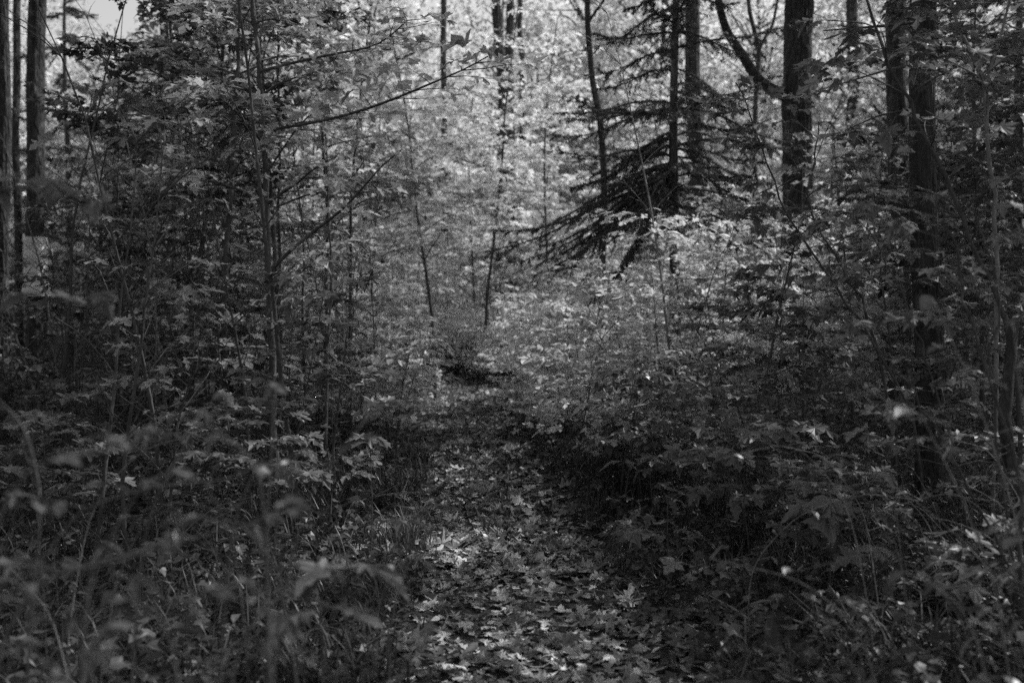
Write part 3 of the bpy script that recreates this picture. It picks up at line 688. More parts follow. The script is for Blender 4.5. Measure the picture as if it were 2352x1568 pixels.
traced_maple([(2120, 1000), (2020, 800), (1905, 640), (1790, 470), (1740, 300), (1690, 190)], 6.2, .011, .004, 'thin sapling leaning left in front of the thick rough trunk', nb=7, base=.25, spread=.7, seed=14, group=RG, tmpl=LEAF, leaf=.095, bare=.15)
traced_maple([(2060, 1000), (1990, 700), (1900, 560), (1850, 470), (1870, 380), (1880, 280)], 6.6, .012, .004, 'crooked sapling right of the spruce with upturned branches', nb=7, base=.25, spread=.7, seed=15, group=RG, tmpl=LEAF, leaf=.095, bare=.15)
traced_maple([(2330, 1330), (2250, 1170), (2140, 960), (2060, 850), (1960, 740)], 3.9, .007, .002, 'fine bare wand arching low across the dark right side', nb=5, base=.3, spread=.4, seed=16, group=RG, tmpl=LEAF, leaf=.06, bare=.75)
traced_maple([(2340, 1390), (2305, 1150), (2280, 900), (2290, 640), (2240, 480)], 4.1, .010, .003, 'upright wiry stem near the right edge among twigs', nb=7, base=.25, spread=.45, seed=17, group=RG, tmpl=LEAF, leaf=.06, bare=.7)
traced_maple([(2250, 1400), (2215, 1150), (2150, 880), (2060, 640), (1960, 480)], 5.0, .009, .002, 'long thin stem passing the nearest trunk on its left', nb=8, base=.2, spread=.5, seed=18, group=RG, tmpl=LEAF, leaf=.075, bare=.5)
traced_maple([(1545, 980), (1600, 760), (1640, 620), (1690, 520)], 9.5, .009, .003, 'thin dark stem rising through the leaves beneath the spruce', nb=7, base=.2, spread=.6, seed=19, group=RG, leaf=.095)

# ================================================================== SMALL SAPLINGS
SAP = []
for sd, (H, base, sp, nb) in enumerate([(1.5, .35, .55, 6), (1.9, .35, .65, 7), (1.15, .4, .45, 5), (2.4, .35, .75, 8), (.8, .45, .35, 3), (1.7, .4, .6, 5), (.55, .5, .3, 2), (2.1, .3, .6, 8)]):
    mb, ls = grow_maple(400+sd, H, base, sp, nb+1, .088, .008, .135, (rnd.gauss(0, .12), rnd.gauss(0, .12)), .05)
    SAP.append((mb.mesh('stem', M['twig'], True), crown_mesh('crown', ls, maple_mid if sd not in (2, 7) else [oval_t, oval_low], M['maple'], sd), H, ls.arr()))
print('sapling leaves', [len(s[3][0]) for s in SAP])
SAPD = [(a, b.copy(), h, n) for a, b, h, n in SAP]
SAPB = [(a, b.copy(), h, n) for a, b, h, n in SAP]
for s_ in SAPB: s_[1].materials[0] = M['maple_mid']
for s_ in SAPD: s_[1].materials[0] = M['shade_painted']
SG2 = 'maple saplings lining the path and filling the undergrowth'
def sapling(k, x, y, rz, sc, parts, dark=0):
    if not parts: return plant('maple_sapling', SAPD if dark else SAPB if y > 8.2 + abs(1176+F*x/y-1350)/200 else SAP, k, x, y, rz, sc, 'sapling', SG2, side=x > path_x(y))  # crown copy lightens towards the middle distance, light put into the leaf colour
    r_ = empty('maple_sapling', (x, y, gz(x, y)), rz, sc); link('stem', SAP[k][0], r_)
    P, D, U, Z = SAP[k][3]; r = random.Random(int(x*999))
    for i in range(len(P)): leaf_part('leaf', r.choice(LEAF if k != 2 else OVAL_L), P[i], D[i], U[i], Z[i], r_)
    tag(r_, None, 'sapling', SG2); note(r_, (x, y, 0), SAP[k][2]*sc, 'sapling', side=x > path_x(y)); return r_
g = random.Random(33); spots = []
def free(x, y, d): return all((x-a)**2+(y-b)**2 > d*d for a, b in spots)
nleafparts = 0; t_ = 0
while len(spots) < 285 and t_ < 40000:
    t_ += 1
    y = 3.2+30*g.random()**1.3; x = (g.uniform(-.56, .56) if g.random() < .72 else g.uniform(-.05, .28))*y*1.05
    d = x-path_x(y)
    lim = (1.1 if d > 0 else 1.05)-(0 if y < 7.5 else min(.5, (y-7.5)*.25)); pxs = 1176+F*x/y
    if abs(d) < lim+(.25 if y < 6 else 0) and y < 20.5: continue
    if d < 0 and y < 5.5: continue
    if y < 7.3 and abs(pxs-2128) < 190: continue
    if y < 4.6 and x < 1.9: continue
    if not free(x, y, .5+.028*y): continue
    spots.append((x, y))
    e = abs(d)-lim
    if y < 6: k = g.choice([4, 6, 2, 6, 4])
    elif e < .35: k = g.choice([2, 4, 0, 6])
    elif e < 1.2: k = g.choice([0, 2, 5, 1, 4])
    elif y > 17: k = g.choice([1, 3, 7])
    else: k = g.choice([0, 1, 3, 5, 7, 2])
    if y < 17 and abs(pxs-85) < 130: k = g.choice([4, 6])
    parts = y < 8.6 and nleafparts < 7500
    if parts: nleafparts += len(SAP[k][3][0])
    pxl = 1176+F*x/y
    sapling(k, x, y, g.uniform(0, 6.28), g.uniform(.85, 1.15), parts, dark=pxl < 330 or pxl > 2150 or (pxl < 800 and g.random() < (900-pxl)/570))  # crowns turn dark towards the sides, a vignette painted by material
print('leaf parts', nleafparts, 'saplings', len(spots))
for i in range(54):
    y = 6.9+i*.16+g.uniform(-.2, .2); sd_ = 1 if i % 3 else -1; x = path_x(y)+sd_*(g.uniform(.78, 2.7) if i % 2 else g.uniform(.7, 1.2))
    sapling(g.choice([2, 4, 6, 4, 0, 5] if abs(x-path_x(y)) < 1.3 else [0, 2, 5, 4]), x, y, g.uniform(0, 6.28), g.uniform(.8, 1.1), y < 7.6 and i % 2)
for i in range(26):
    y = 21+i*.42; x = -3.2+7*((i*.618) % 1) if y > 26 else -1.2+5*((i*.618) % 1)
    sapling([3, 1, 7][i % 3], x, y, i*1.1, 1.25, False)
# bare thin stems among the leaves
BARE = []
for sd in range(5):
    r = random.Random(700+sd); H = [2.6, 3.4, 1.8, 4.2, 2.2][sd]; P = stem_path(r, H, .07, (r.gauss(0, .2), r.gauss(0, .1))); mb = MB(); ls = Leafset(); mb.tube(P, np.linspace(.010+.002*H, .003, 10), 5)
    for q in range(3, 10):
        for _ in range(2): grow_branch(mb, ls, r, P[q], r.uniform(0, 6.28), .9, r.uniform(.25, .7), .005, .08, .3, .9, r.random() < .5, .85)
    BARE.append((mb.mesh('stem', M['twig'], True), mb.mesh('stem', M['twig_pale'], True), crown_mesh('foliage', ls, [maple_mid[0]], M['maple'], sd), H))
for i in range(105):
    y = g.uniform(4.8, 16); x = (g.uniform(-.52, .52) if i < 60 else g.uniform(-.45, -.12))*y
    if abs(x-path_x(y)) < 1.0 or y < 6 and abs(x) < 1.8 or y < 7.5 and abs(1176+F*x/y-2128) < 120: continue
    k = g.randrange(5); pale = g.random() < .18; r_ = empty('bare_sapling', (x, y, gz(x, y)), g.uniform(0, 6.28), g.uniform(.8, 1.1))
    link('stem', BARE[k][1 if pale else 0], r_); tag(link('foliage', BARE[k][2], r_), kind='stuff')
    tag(r_, None, 'sapling', 'nearly leafless stems among the saplings'); note(r_, (x, y, 0), BARE[k][3], 'bare', pale=pale)
for i, (x, y) in enumerate([(-.9, 20.5), (-1.2, 21.3), (-.55, 19.8), (-.2, 18.9), (-1.5, 22.3), (-.75, 21.8), (.1, 19.6), (-1.0, 19.9), (-.35, 20.9), (-1.7, 21.2)]):
    sapling([4, 6, 4][i % 3], x, y, i*1.1, 1.2, False)
for i in range(16):
    y = 5.4+i*.22; sapling([6, 4, 6][i % 3], path_x(y)+.85+1.5*((i*.618) % 1), y, i*1.7, .9, True)
for i, (x, y) in enumerate([(1.62, 10.4), (1.8, 11.4), (1.35, 11.9), (2.2, 10.9)]):
    sapling([3, 7, 1, 3][i], x, y, i*2.1, 1.05, False)
# multi-stemmed bare shrub where the path turns away
for j, (px, Y, h, n) in enumerate([(1130, 19.5, 2.4, 16), (1300, 17.5, 2.0, 10), (1010, 23, 2.2, 10), (1230, 22, 2.6, 12)]):
    p = at(px, 700, Y); r_ = empty('hazel_shrub', (p[0], Y, gz(p[0], Y))); gg = random.Random(j+60); ls = Leafset()
    for i in range(n):
        a = gg.uniform(0, 6.28); ln = gg.uniform(.05, .4); L = h*gg.uniform(.6, 1.1)
        P = np.array([[math.cos(a)*(.05+ln*L*t**1.3*.9), math.sin(a)*(.05+ln*L*t**1.3*.9), L*t*(1-.1*ln)] for t in np.linspace(-.02, 1, 7)])
        mb = MB(); mb.tube(P, np.linspace(.011, .003, 7), 4)
        for q in range(3, 7):
            for s_ in range(2): grow_branch(mb, ls, gg, P[q], gg.uniform(0, 6.28), .8, gg.uniform(.15, .4), .004, .075, .2, .8, False, .45)
        link('stem', mb.mesh('stem', M['twig'], True), r_)
    tag(link('foliage', crown_mesh('foliage', ls, [oval_low], M['maple'], j), r_), kind='stuff')
    tag(r_, ['many-stemmed bare shrub where the path bends away', 'smaller many-stemmed shrub right of the path bend', 'thin-stemmed shrub behind the left side of the bend', 'leafier shrub behind the bare one at the bend'][j], 'shrub', 'many-stemmed shrubs at the bend')

# ================================================================== PATH LEAVES
LG = 'fallen maple leaves on the path'
def place_fallen(n, y0, y1, w, dens_pow=1.0, sd=1):
    g = np.random.default_rng(sd); y = y0+(y1-y0)*g.random(n)**dens_pow; x = path_x(y)+g.normal(0, w, n)
    return x, y
g = random.Random(55); fl = []
# nearest leaves, one by one
t_ = 0
while len(fl) < 300 and t_ < 9000:
    t_ += 1
    y = 3.2+4.6*g.random()**1.25; x = path_x(y)+g.gauss(.10 if y < 5 else 0, .36); s_ = g.choice([.055, .07, .085, .1, .12])*g.uniform(.85, 1.15)
    if abs(x-path_x(y)) > .8: continue
    if all((x-a)**2+((y-b)*.8)**2 > (.35*(s_+c))**2 for a, b, c in fl): fl.append((x, y, s_))
def fallen(x, y, s, lift=.0, r=g):
    a = r.uniform(0, 6.28); me, c = r.choice(FALLEN)
    h = gz(x, y)
    tl = r.gauss(0, .22)
    D = np.array([math.cos(a)*math.cos(tl), math.sin(a)*math.cos(tl), math.sin(tl)]); U = np.array([r.gauss(0, .22), r.gauss(0, .22), 1])
    o = bpy.data.objects.new('fallen_leaf', me); COL.objects.link(o)
    o.matrix_world = frame_matrix(np.array([x, y, h+.012+abs(tl)*.5*s+lift]), D, U, s)
    return o, c, tl
for x, y, s_ in fl:
    o, c, tl = fallen(x, y, s_)
    tag(o, None, 'leaf', LG); note(o, (x, y, 0), s_, 'fallen', tone=c, tilt=tl)
def litter(name, x, y, smin, smax, sd, tmpls, label, mat='fallen', lift=.012):
    g = np.random.default_rng(sd); n = len(x); z = hgt(x, y)
    a = g.uniform(0, 6.28, n); tl = g.normal(0, .25, n)
    D = np.stack([np.cos(a)*np.cos(tl), np.sin(a)*np.cos(tl), np.sin(tl)], 1); U = g.normal(0, .25, (n, 3)); U[:, 2] = 1
    s = g.uniform(smin, smax, n); tn = np.clip(g.lognormal(-.3, .6, n), .2, 2.4)
    P = np.stack([x, y, z+lift*g.uniform(.3, 2, n)+np.abs(tl)*.4*s], 1); w = g.integers(0, len(tmpls), n); mb = MB()
    for i, t in enumerate(tmpls):
        m_ = w == i; mb.leaves(t, P[m_], D[m_], U[m_], s[m_], tn[m_])
    tag(link(name, mb.mesh(name, M[mat])), label, kind='stuff')
x, y = place_fallen(3700, 5.6, 22, .36, 1.0, 3); k = np.abs(x-path_x(y)) < 1.2
litter('fallen_leaves', x[k], y[k], .04, .115, 4, maple_fallen[:6], 'fallen maple leaves carpeting the farther path')
x, y = place_fallen(1500, 2.8, 9, .5, 1.2, 9)
g7 = np.random.default_rng(77); y7 = g7.uniform(2.9, 7, 1900); x7 = path_x(y7)+g7.normal(.03, .4, 1900); k7 = np.abs(x7-path_x(y7)) < .95
litter('small_fallen_leaves', x7[k7], y7[k7], .03, .065, 78, maple_fallen[:4]+[maple_mid[3], oval_t], 'smaller fallen leaves between the large ones on the near path')
g8 = np.random.default_rng(79); litter('distant_fallen_leaves', g8.uniform(-2.6, 1.5, 1800), g8.uniform(16.5, 25, 1800), .07, .12, 80, [maple_low], 'fallen leaves strewn where the path bends away')
litter('leaf_fragments', x, y, .02, .06, 5, [maple_low, oval_low], 'small broken leaf fragments on the dark soil', lift=.005)
gn = np.random.default_rng(8); y = 2.2+22*gn.random(16000)**1.4; x = gn.uniform(-.62, .62, 16000)*np.maximum(y, 3); k = np.abs(x-path_x(y)) > .5
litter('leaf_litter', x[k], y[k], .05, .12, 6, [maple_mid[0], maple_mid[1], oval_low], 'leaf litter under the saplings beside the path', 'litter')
# twigs lying about
gg = random.Random(3); 
for j in range(14):
    y = gg.uniform(3.3, 8); x = path_x(y)+gg.uniform(-.8, .9); L = gg.uniform(.15, .5); a = gg.uniform(0, 3.14)
    z = gz(x, y)+.012; mb = MB(); mb.tube([[0, 0, 0], [L*.5*math.cos(a), L*.5*math.sin(a), .015], [L*math.cos(a+.15), L*math.sin(a+.15), .004]], [.004, .003, .0015], 5)
    o = link('fallen_twig', mb.mesh('fallen_twig', M['twig_pale'])); o.location = (x, y, z)
    tag(o, None, 'twig', 'bare twigs lying on the path'); note(o, (x, y, 0), L, 'twig')

# ================================================================== GRASS AND GROUND PLANTS
def grass(name, cx, cy, n, hmin, hmax, sd, label, spread):
    g = np.random.default_rng(sd); w = g.integers(0, len(cx), n); x = cx[w]+g.normal(0, spread, n); y = cy[w]+g.normal(0, spread, n)
    z = hgt(x, y); a = g.uniform(0, 6.28, n); h = g.uniform(hmin, hmax, n); bend = g.uniform(.35, 1.3, n); wd = g.uniform(.002, .005, n)
    k = 5; V = np.zeros((n, k*2, 3)); dx, dy = np.cos(a), np.sin(a)
    for i in range(k):
        t = i/(k-1); out = h*bend*t**1.8*.8; up = h*(t-.45*bend*t**2.6)
        ww = wd*(1-t**2*.92)
        V[:, 2*i] = np.stack([x+dx*out-dy*ww, y+dy*out+dx*ww, z+up], 1); V[:, 2*i+1] = np.stack([x+dx*out+dy*ww, y+dy*out-dx*ww, z+up], 1)
    f = []
    for i in range(k-1): f += [[2*i, 2*i+1, 2*i+3], [2*i, 2*i+3, 2*i+2]]
    f = np.array(f); T = (f[None]+np.arange(n)[:, None, None]*2*k).reshape(-1, 3)
    mb = MB(); mb.add(V.reshape(-1, 3), T, np.repeat(np.clip(g.lognormal(0, .4, n), .4, 3), 2*k))
    tag(link(name, mb.mesh(name, M['grass'])), label, kind='stuff')
gn = np.random.default_rng(12)
def tufts(n, side, y0, y1, d0, d1):
    y = gn.uniform(y0, y1, n); return path_x(y)+side*gn.uniform(d0, d1, n), y
a1 = tufts(95, -1, 3.2, 10, .56, 1.7); a2 = tufts(120, 1, 3.2, 9.5, .62, 2.4)
grass('grass', np.r_[a1[0], a2[0]], np.r_[a1[1], a2[1]], 11500, .08, .34, 13, 'tufts of arching grass along both edges of the path', .07)
a3 = tufts(260, -1, 2.4, 9, 1.0, 4.2); a4 = tufts(260, 1, 2.8, 9, 1.3, 4.5)
grass('tall_grass', np.r_[a3[0], a4[0]], np.r_[a3[1], a4[1]], 9000, .15, .5, 14, 'thin wiry grass and stalks in the dark undergrowth', .15)
# low herbs: short stalks with small leaves
def herbs(n, sd, y0, y1, lim, label, name):
    g = np.random.default_rng(sd); y = y0+(y1-y0)*g.random(n)**1.2; x = g.uniform(-.6, .6, n)*np.maximum(y, 3.2)*1.05
    k = np.abs(x-path_x(y)) > lim; x, y = x[k], y[k]; n = len(x); mb = MB(); h = g.uniform(.06, .36, n)*np.clip((np.abs(x-path_x(y))-.4)/.5, .2, 1)
    z = hgt(x, y); a = g.uniform(0, 6.28, n)
    tipx, tipy = x+np.cos(a)*h*.4, y+np.sin(a)*h*.4
    V = np.stack([np.stack([x-.002, y, z-.02], 1), np.stack([x+.002, y, z-.02], 1), np.stack([tipx, tipy, z+h], 1)], 1)
    mb.add(V.reshape(-1, 3), np.arange(n*3).reshape(-1, 3), .8)
    for q in range(6):
        t = g.uniform(.45, 1, n); aa = a+q*2.2+g.normal(0, .4, n); pi = g.normal(-.15, .35, n)
        P = np.stack([x+(tipx-x)*t, y+(tipy-y)*t, z+h*t], 1); D = np.stack([np.cos(aa)*np.cos(pi), np.sin(aa)*np.cos(pi), np.sin(pi)], 1); U = g.normal(0, .3, (n, 3)); U[:, 2] = 1
        mb.leaves(oval_low if q % 2 else maple_low, P, D, U, g.uniform(.03, .075, n), np.clip(g.lognormal(-.05, .35, n), .4, 2.2))
    tag(link(name, mb.mesh(name, M['herb'])), label, kind='stuff')
herbs(5200, 31, 2.2, 13, .52, 'low leafy herbs covering the forest floor beside the path', 'undergrowth')
herbs(4200, 32, 10, 30, .6, 'farther low plants on the forest floor', 'farther_undergrowth')

# fern at the bottom right
def fern(x, y, az, L, label, n=22):
    r_ = empty('fern', (x, y, gz(x, y)))
    for j, (da, ll) in enumerate([(0, 1), (.7, .8), (-.8, .85), (1.7, .6), (-1.8, .6)]):
        a = az+da; P = np.array([[math.cos(a)*L*ll*t, math.sin(a)*L*ll*t, .32*ll*math.sin(t*2.3)*L/.5*.6] for t in np.linspace(0, 1, 12)])
        mb = MB(); mb.tube(P, np.linspace(.003, .001, 12), 3)
        t = np.linspace(.12, .98, n); Q = np.stack([np.interp(t, np.linspace(0, 1, 12), P[:, i]) for i in range(3)], 1)
        for s_ in (-1, 1):
            aa = a+s_*1.2; D = np.tile([math.cos(aa), math.sin(aa), -.15], (n, 1)); U = np.tile([0, 0, 1.], (n, 1))
            mb.leaves((lance_t[0]*np.array([1.1, 1, .4]), lance_t[1]), Q, D, U, .17*L/.5*np.sin(np.clip(t, .05, 1)*2.9+.25)*ll, np.ones(n)*1.2)
        link('frond', mb.mesh('frond', M['herb']), r_)
    tag(r_, label, 'fern')
p = at(1830, 1520, 3.5); fern(p[0], 3.45, math.pi*.95, .3, 'fern with its frond reaching left at the bottom edge, right of path')
p = at(2180, 1440, 4.4); fern(p[0], 4.4, 2.4, .4, 'small fern in the sun-flecked litter at lower right')

# broad-leaved plants at the right
def broad_plant(x, y, h, n, sz, label, sd, lean=(0, 0), name='broad_leaved_plant', me=None, cat='plant'):
    r_ = empty(name, (x, y, gz(x, y))); g = random.Random(sd)
    P = np.array([[lean[0]*t**1.5+.02*math.sin(3*t), lean[1]*t**1.5, h*t*(1-.15*t)] for t in np.linspace(-.05, 1, 9)])
    mb = MB(); mb.tube(P, np.linspace(.005, .002, 9), 5); link('stem', mb.mesh('stem', M['cane'], True), r_)
    for i in range(n):
        t = .35+.65*i/max(1, n-1); q = np.array([np.interp(t, np.linspace(-.05, 1, 9), P[:, j]) for j in range(3)])
        a = (i % 2)*math.pi+g.gauss(0, .5)+.4; pi = g.uniform(-.7, .15)
        leaf_part('leaf', g.choice(me or LANCE_L), q, [math.cos(a)*math.cos(pi), math.sin(a)*math.cos(pi), math.sin(pi)], [g.gauss(0, .3), g.gauss(0, .3), 1], sz*g.uniform(.7, 1.2), r_)
    tag(r_, label, cat); return r_
p = at(1740, 1480, 3.9); broad_plant(p[0], 3.9, .34, 6, .22, 'plant with large drooping lance-shaped leaves, lower right of path', 1, (.05, -.05))
p = at(1850, 1500, 4.0); broad_plant(p[0], 4.0, .25, 5, .19, 'second, lower lance-leaved plant just right of the large drooping one', 2, (.1, 0))
p = at(1360, 1450, 4.1)

# big single seedlings with wide maple leaves beside the path (right middle and left bottom)
def seedling(px, py, Y, sz, label, sd, n=5):
    p = at(px, py, Y); g_ = gz(p[0], Y); h = max(.08, p[2]-g_); r_ = empty('maple_seedling', (p[0], Y, g_)); g = random.Random(sd)
    mb = MB(); mb.tube([[0, 0, -.03], [.01, 0, h*.5], [0, 0, h]], [.004, .003, .002], 4); link('stem', mb.mesh('stem', M['twig'], True), r_)
    for i in range(n):
        a = i*6.28/n+g.gauss(0, .3); pi = g.uniform(-.5, .05); b = np.array([math.cos(a)*sz*.35, math.sin(a)*sz*.35, h+g.uniform(-.02, .05)])
        mb = MB(); mb.tube([[0, 0, h-.02], b], [.002, .0015], 3)
        o = leaf_part('leaf', g.choice(LEAF), b, [math.cos(a)*math.cos(pi), math.sin(a)*math.cos(pi), math.sin(pi)], [g.gauss(0, .25), g.gauss(0, .25), 1], sz*g.uniform(.75, 1.15), r_)
        q = link('leaf_stalk', mb.mesh('leaf_stalk', M['twig']), r_)
    tag(r_, label, 'seedling', 'maple seedlings with large leaves near the path')
for a in [(1905, 1160, 4.6, .17, 'large-leaved maple seedling in the dark right undergrowth, its leaves fanned widest', 1, 6), (1830, 1180, 4.8, .13, 'smaller maple seedling just left of the large-leaved one', 2, 4), (1870, 990, 6, .15, 'maple seedling above the large-leaved one, right of the path', 3, 5),
          (1760, 960, 6.5, .14, 'maple seedling at the sapling edge right of the path', 4, 5), (1500, 1010, 7.6, .13, 'maple seedling spreading over the right edge of the path', 5, 6), (1600, 1060, 6.8, .12, 'maple seedling behind the right path-side grass', 6, 4),
          (1990, 1000, 5.6, .14, 'maple seedling left of the foot of the nearest trunk', 7, 5), (2000, 1260, 4.4, .13, 'maple seedling below the nearest trunk, in deep shade', 8, 4), (2200, 1250, 4.2, .13, 'maple seedling right of the foot of the nearest trunk', 9, 4),
          (1560, 1290, 4.9, .11, 'curled maple seedling in the right path-side grass', 10, 3), (790, 1300, 2.7, .15, 'maple seedling with a large hanging leaf at lower left', 11, 3), (735, 1380, 2.6, .15, 'low maple seedling with a pale spreading leaf at lower left', 12, 3),
          (870, 930, 7.4, .13, 'maple seedling over the left edge of the path', 13, 6), (760, 850, 7, .13, 'maple seedling with a bright upturned leaf left of the path', 14, 5), (930, 1190, 4.8, .09, 'small seedling at the left grassy edge of the path', 15, 4), (850, 1010, 5.6, .12, 'maple seedling above the dark left grass bank', 16, 5)]: seedling(*a)

# brambles close to the camera on the left, out of focus
def bramble(pts, r0, nl, sz, label, sd, **kw):
    if kw.get('tri', True): sz *= .58; r0 *= 1.4
    nl = int(nl*.9)
    pts = [(q[0], q[1], q[2]*(1.22 if q[2] < 2.05 else 1)) for q in pts]
    if kw.get('tri', True): sz *= 1.1
    return bramble_(pts, r0, nl, sz, label, sd, **kw)
def bramble_(pts, r0, nl, sz, label, sd, tri=True, name='bramble_cane', mat='cane', leaves=None, group='bramble canes close on the left'):
    P = np.array([at(*q) for q in pts]); b = P[0].copy(); b[2] = gz(b[0], b[1]); P = P-b
    if P[0][2] > .05: P = np.concatenate([[[0, 0, -.03]], P])
    t = np.linspace(0, 1, len(P)); tt = np.linspace(0, 1, 22); Q = np.stack([np.interp(tt, t, P[:, i]) for i in range(3)], 1)
    for _ in range(3): Q[1:-1] = (Q[:-2]+2*Q[1:-1]+Q[2:])/4
    r_ = empty(name, b); mb = MB(); mb.tube(Q, np.linspace(r0, r0*.4, 22), 6); link('cane', mb.mesh('cane', M[mat], True), r_); g = random.Random(sd)
    for i in range(nl):
        k = int(6+15*i/max(1, nl-1)); q = Q[k]; a = g.uniform(0, 6.28)
        e = q+np.array([math.cos(a)*.06, math.sin(a)*.06, .025]); mb = MB(); mb.tube([q, e], [.0018, .0012], 4); st = link('leaf_stalk', mb.mesh('leaf_stalk', M[mat]), r_)
        for da in ((-.9, 0, .9) if tri else (0,)):
            pi = g.gauss(-.2, .3); D = [math.cos(a+da)*math.cos(pi), math.sin(a+da)*math.cos(pi), math.sin(pi)]
            leaf_part('leaf', g.choice(leaves or OVAL_L), e, D, [g.gauss(0, .3), g.gauss(0, .3), 1], sz*g.uniform(.7, 1.15), r_)
    tag(r_, label, 'bramble', group); return r_
for a in [([(500, 1700, 2.0), (520, 1300, 2.0), (545, 1170, 2.0), (585, 1080, 2.0), (640, 1060, 2.0)], .003, 3, .06, 'pale cane hooking over just left of the splitting one', 51),
          ([(180, 1690, 1.6), (200, 1320, 1.6), (280, 1190, 1.6), (330, 1110, 1.6)], .004, 3, .07, 'thick blurred cane slanting up through the lower left', 52),
          ([(700, 1690, 2.3), (660, 1420, 2.3), (640, 1300, 2.3), (560, 1210, 2.3)], .003, 4, .06, 'cane bending left behind the splitting one', 53),
          ([(480, 1690, 1.8), (500, 1560, 1.8), (495, 1450, 1.8), (430, 1380, 1.8)], .003, 3, .06, 'short pale cane at the bottom edge, left of the hanging seedling leaf', 54),
          ([(-60, 1350, 1.4), (60, 1320, 1.4), (230, 1300, 1.4), (420, 1240, 1.45)], .003, 4, .07, 'nearly level cane crossing the left side below the brightest leaf', 55),
          ([(820, 1690, 2.6), (850, 1420, 2.6), (900, 1330, 2.6), (950, 1260, 2.65)], .002, 2, .05, 'straight dry stalk leaning to the path, lower left', 56),
          ([(-60, 1650, 1.7), (60, 1330, 1.7), (300, 1270, 1.65), (480, 1230, 1.6), (650, 1170, 1.6)], .0035, 8, .075, 'arching bramble cane carrying the brightest leaf at mid left', 1),
          ([(620, 1620, 1.9), (612, 1250, 1.9), (600, 1100, 1.85), (560, 1030, 1.8), (480, 980, 1.75)], .004, 6, .07, 'upright bramble cane that splits into pale arching stalks', 2),
          ([(622, 1600, 1.95), (612, 1200, 1.95), (625, 1020, 1.95), (630, 900, 1.95)], .003, 4, .065, 'straight thin stalk rising beside the splitting bramble cane', 3),
          ([(-80, 1400, 1.5), (40, 1080, 1.5), (200, 1040, 1.5), (330, 1030, 1.5)], .0035, 7, .075, 'bramble cane sweeping in from the left edge at path height', 4),
          ([(120, 1650, 1.45), (200, 1480, 1.45), (300, 1420, 1.45), (440, 1370, 1.45), (580, 1380, 1.5)], .003, 8, .07, 'low bramble cane with broad pale leaves at lower left', 5),
          ([(620, 1500, 2.2), (700, 1150, 2.2), (780, 1040, 2.2), (850, 950, 2.25)], .003, 5, .07, 'bramble cane leaning right toward the path', 6),
          ([(-60, 1600, 1.9), (150, 1180, 1.9), (330, 1120, 1.9), (520, 1100, 1.9)], .003, 7, .075, 'bramble cane behind the brightest-leaved one', 7),
          ([(420, 1660, 1.6), (400, 1500, 1.6), (360, 1390, 1.55), (330, 1330, 1.5)], .003, 5, .08, 'short bramble cane ending in a very pale leaf', 8),
          ([(-40, 1690, 1.3), (60, 1560, 1.3), (160, 1500, 1.3), (270, 1500, 1.3)], .003, 6, .07, 'lowest bramble cane in the bottom left corner', 9),
          ([(520, 1680, 1.7), (540, 1500, 1.7), (600, 1400, 1.7), (700, 1330, 1.75)], .003, 6, .065, 'bramble cane crossing beneath the splitting one', 10),
          ([(900, 1700, 2.9), (890, 1450, 2.9), (930, 1300, 2.9), (1000, 1210, 3.0)], .0025, 6, .05, 'pale dry cane bending toward the path at lower left', 11),
          ([(300, 1560, 2.6), (330, 1200, 2.6), (420, 1020, 2.6), (520, 920, 2.6)], .003, 8, .07, 'farther bramble cane among the dark left undergrowth', 12),
          ([(60, 1500, 2.4), (100, 1150, 2.4), (60, 980, 2.4), (-20, 900, 2.4)], .003, 8, .075, 'bramble cane bending back toward the left edge', 13)]: bramble(*a)
# blurred maple sprays hanging in from the left
for a in [([(-160, 500, 2.6), (-40, 440, 2.6), (100, 430, 2.7), (260, 480, 2.8)], .005, 9, .10, 'blurred maple spray reaching in at the left edge, mid height', 31),
          ([(-160, 760, 2.8), (-20, 720, 2.8), (120, 690, 2.9), (250, 700, 3.0)], .005, 9, .10, 'blurred maple spray at the left edge below the pale patch', 32)]:
    bramble(*a, tri=False, name='maple_spray_sapling', mat='twig', leaves=LEAF, group='blurred maple sprays at the left edge')
# small-leaved shrubs close on the right
for a in [([(2330, 1640, 2.7), (2290, 1350, 2.7), (2200, 1120, 2.7), (2120, 960, 2.7)], .003, 8, .075, 'thin beech shoot with pale curled leaves over the nearest trunk', 41),
          ([(2380, 1500, 2.9), (2340, 1200, 2.9), (2240, 900, 2.9), (2150, 700, 2.9)], .0035, 9, .07, 'taller beech shoot whose leaves hang across the trunk at mid height', 42),
          ([(2400, 1640, 3.2), (2300, 1330, 3.2), (2180, 1210, 3.2), (2050, 1110, 3.2), (1930, 1080, 3.2)], .0025, 7, .05, 'fine wand with tiny leaves bending far left in the shade', 43),
          ([(2420, 1500, 2.4), (2380, 1150, 2.4), (2345, 900, 2.4), (2330, 760, 2.4)], .003, 7, .07, 'beech shoot at the right edge with a bright upturned leaf', 44),
          ([(2280, 1640, 2.5), (2250, 1480, 2.5), (2200, 1380, 2.5), (2120, 1330, 2.5)], .0025, 8, .05, 'low leafy shoot in the sun-flecked lower right corner', 45),
          ([(1720, 1300, 4.2), (1830, 1180, 4.2), (1980, 1130, 4.2), (2120, 1150, 4.2)], .0025, 5, .05, 'fine arching wand right of the large-leaved seedling', 46)]:
    bramble(*a, tri=False, name='beech_shoot', mat='twig_pale', group='thin beech shoots close on the right')

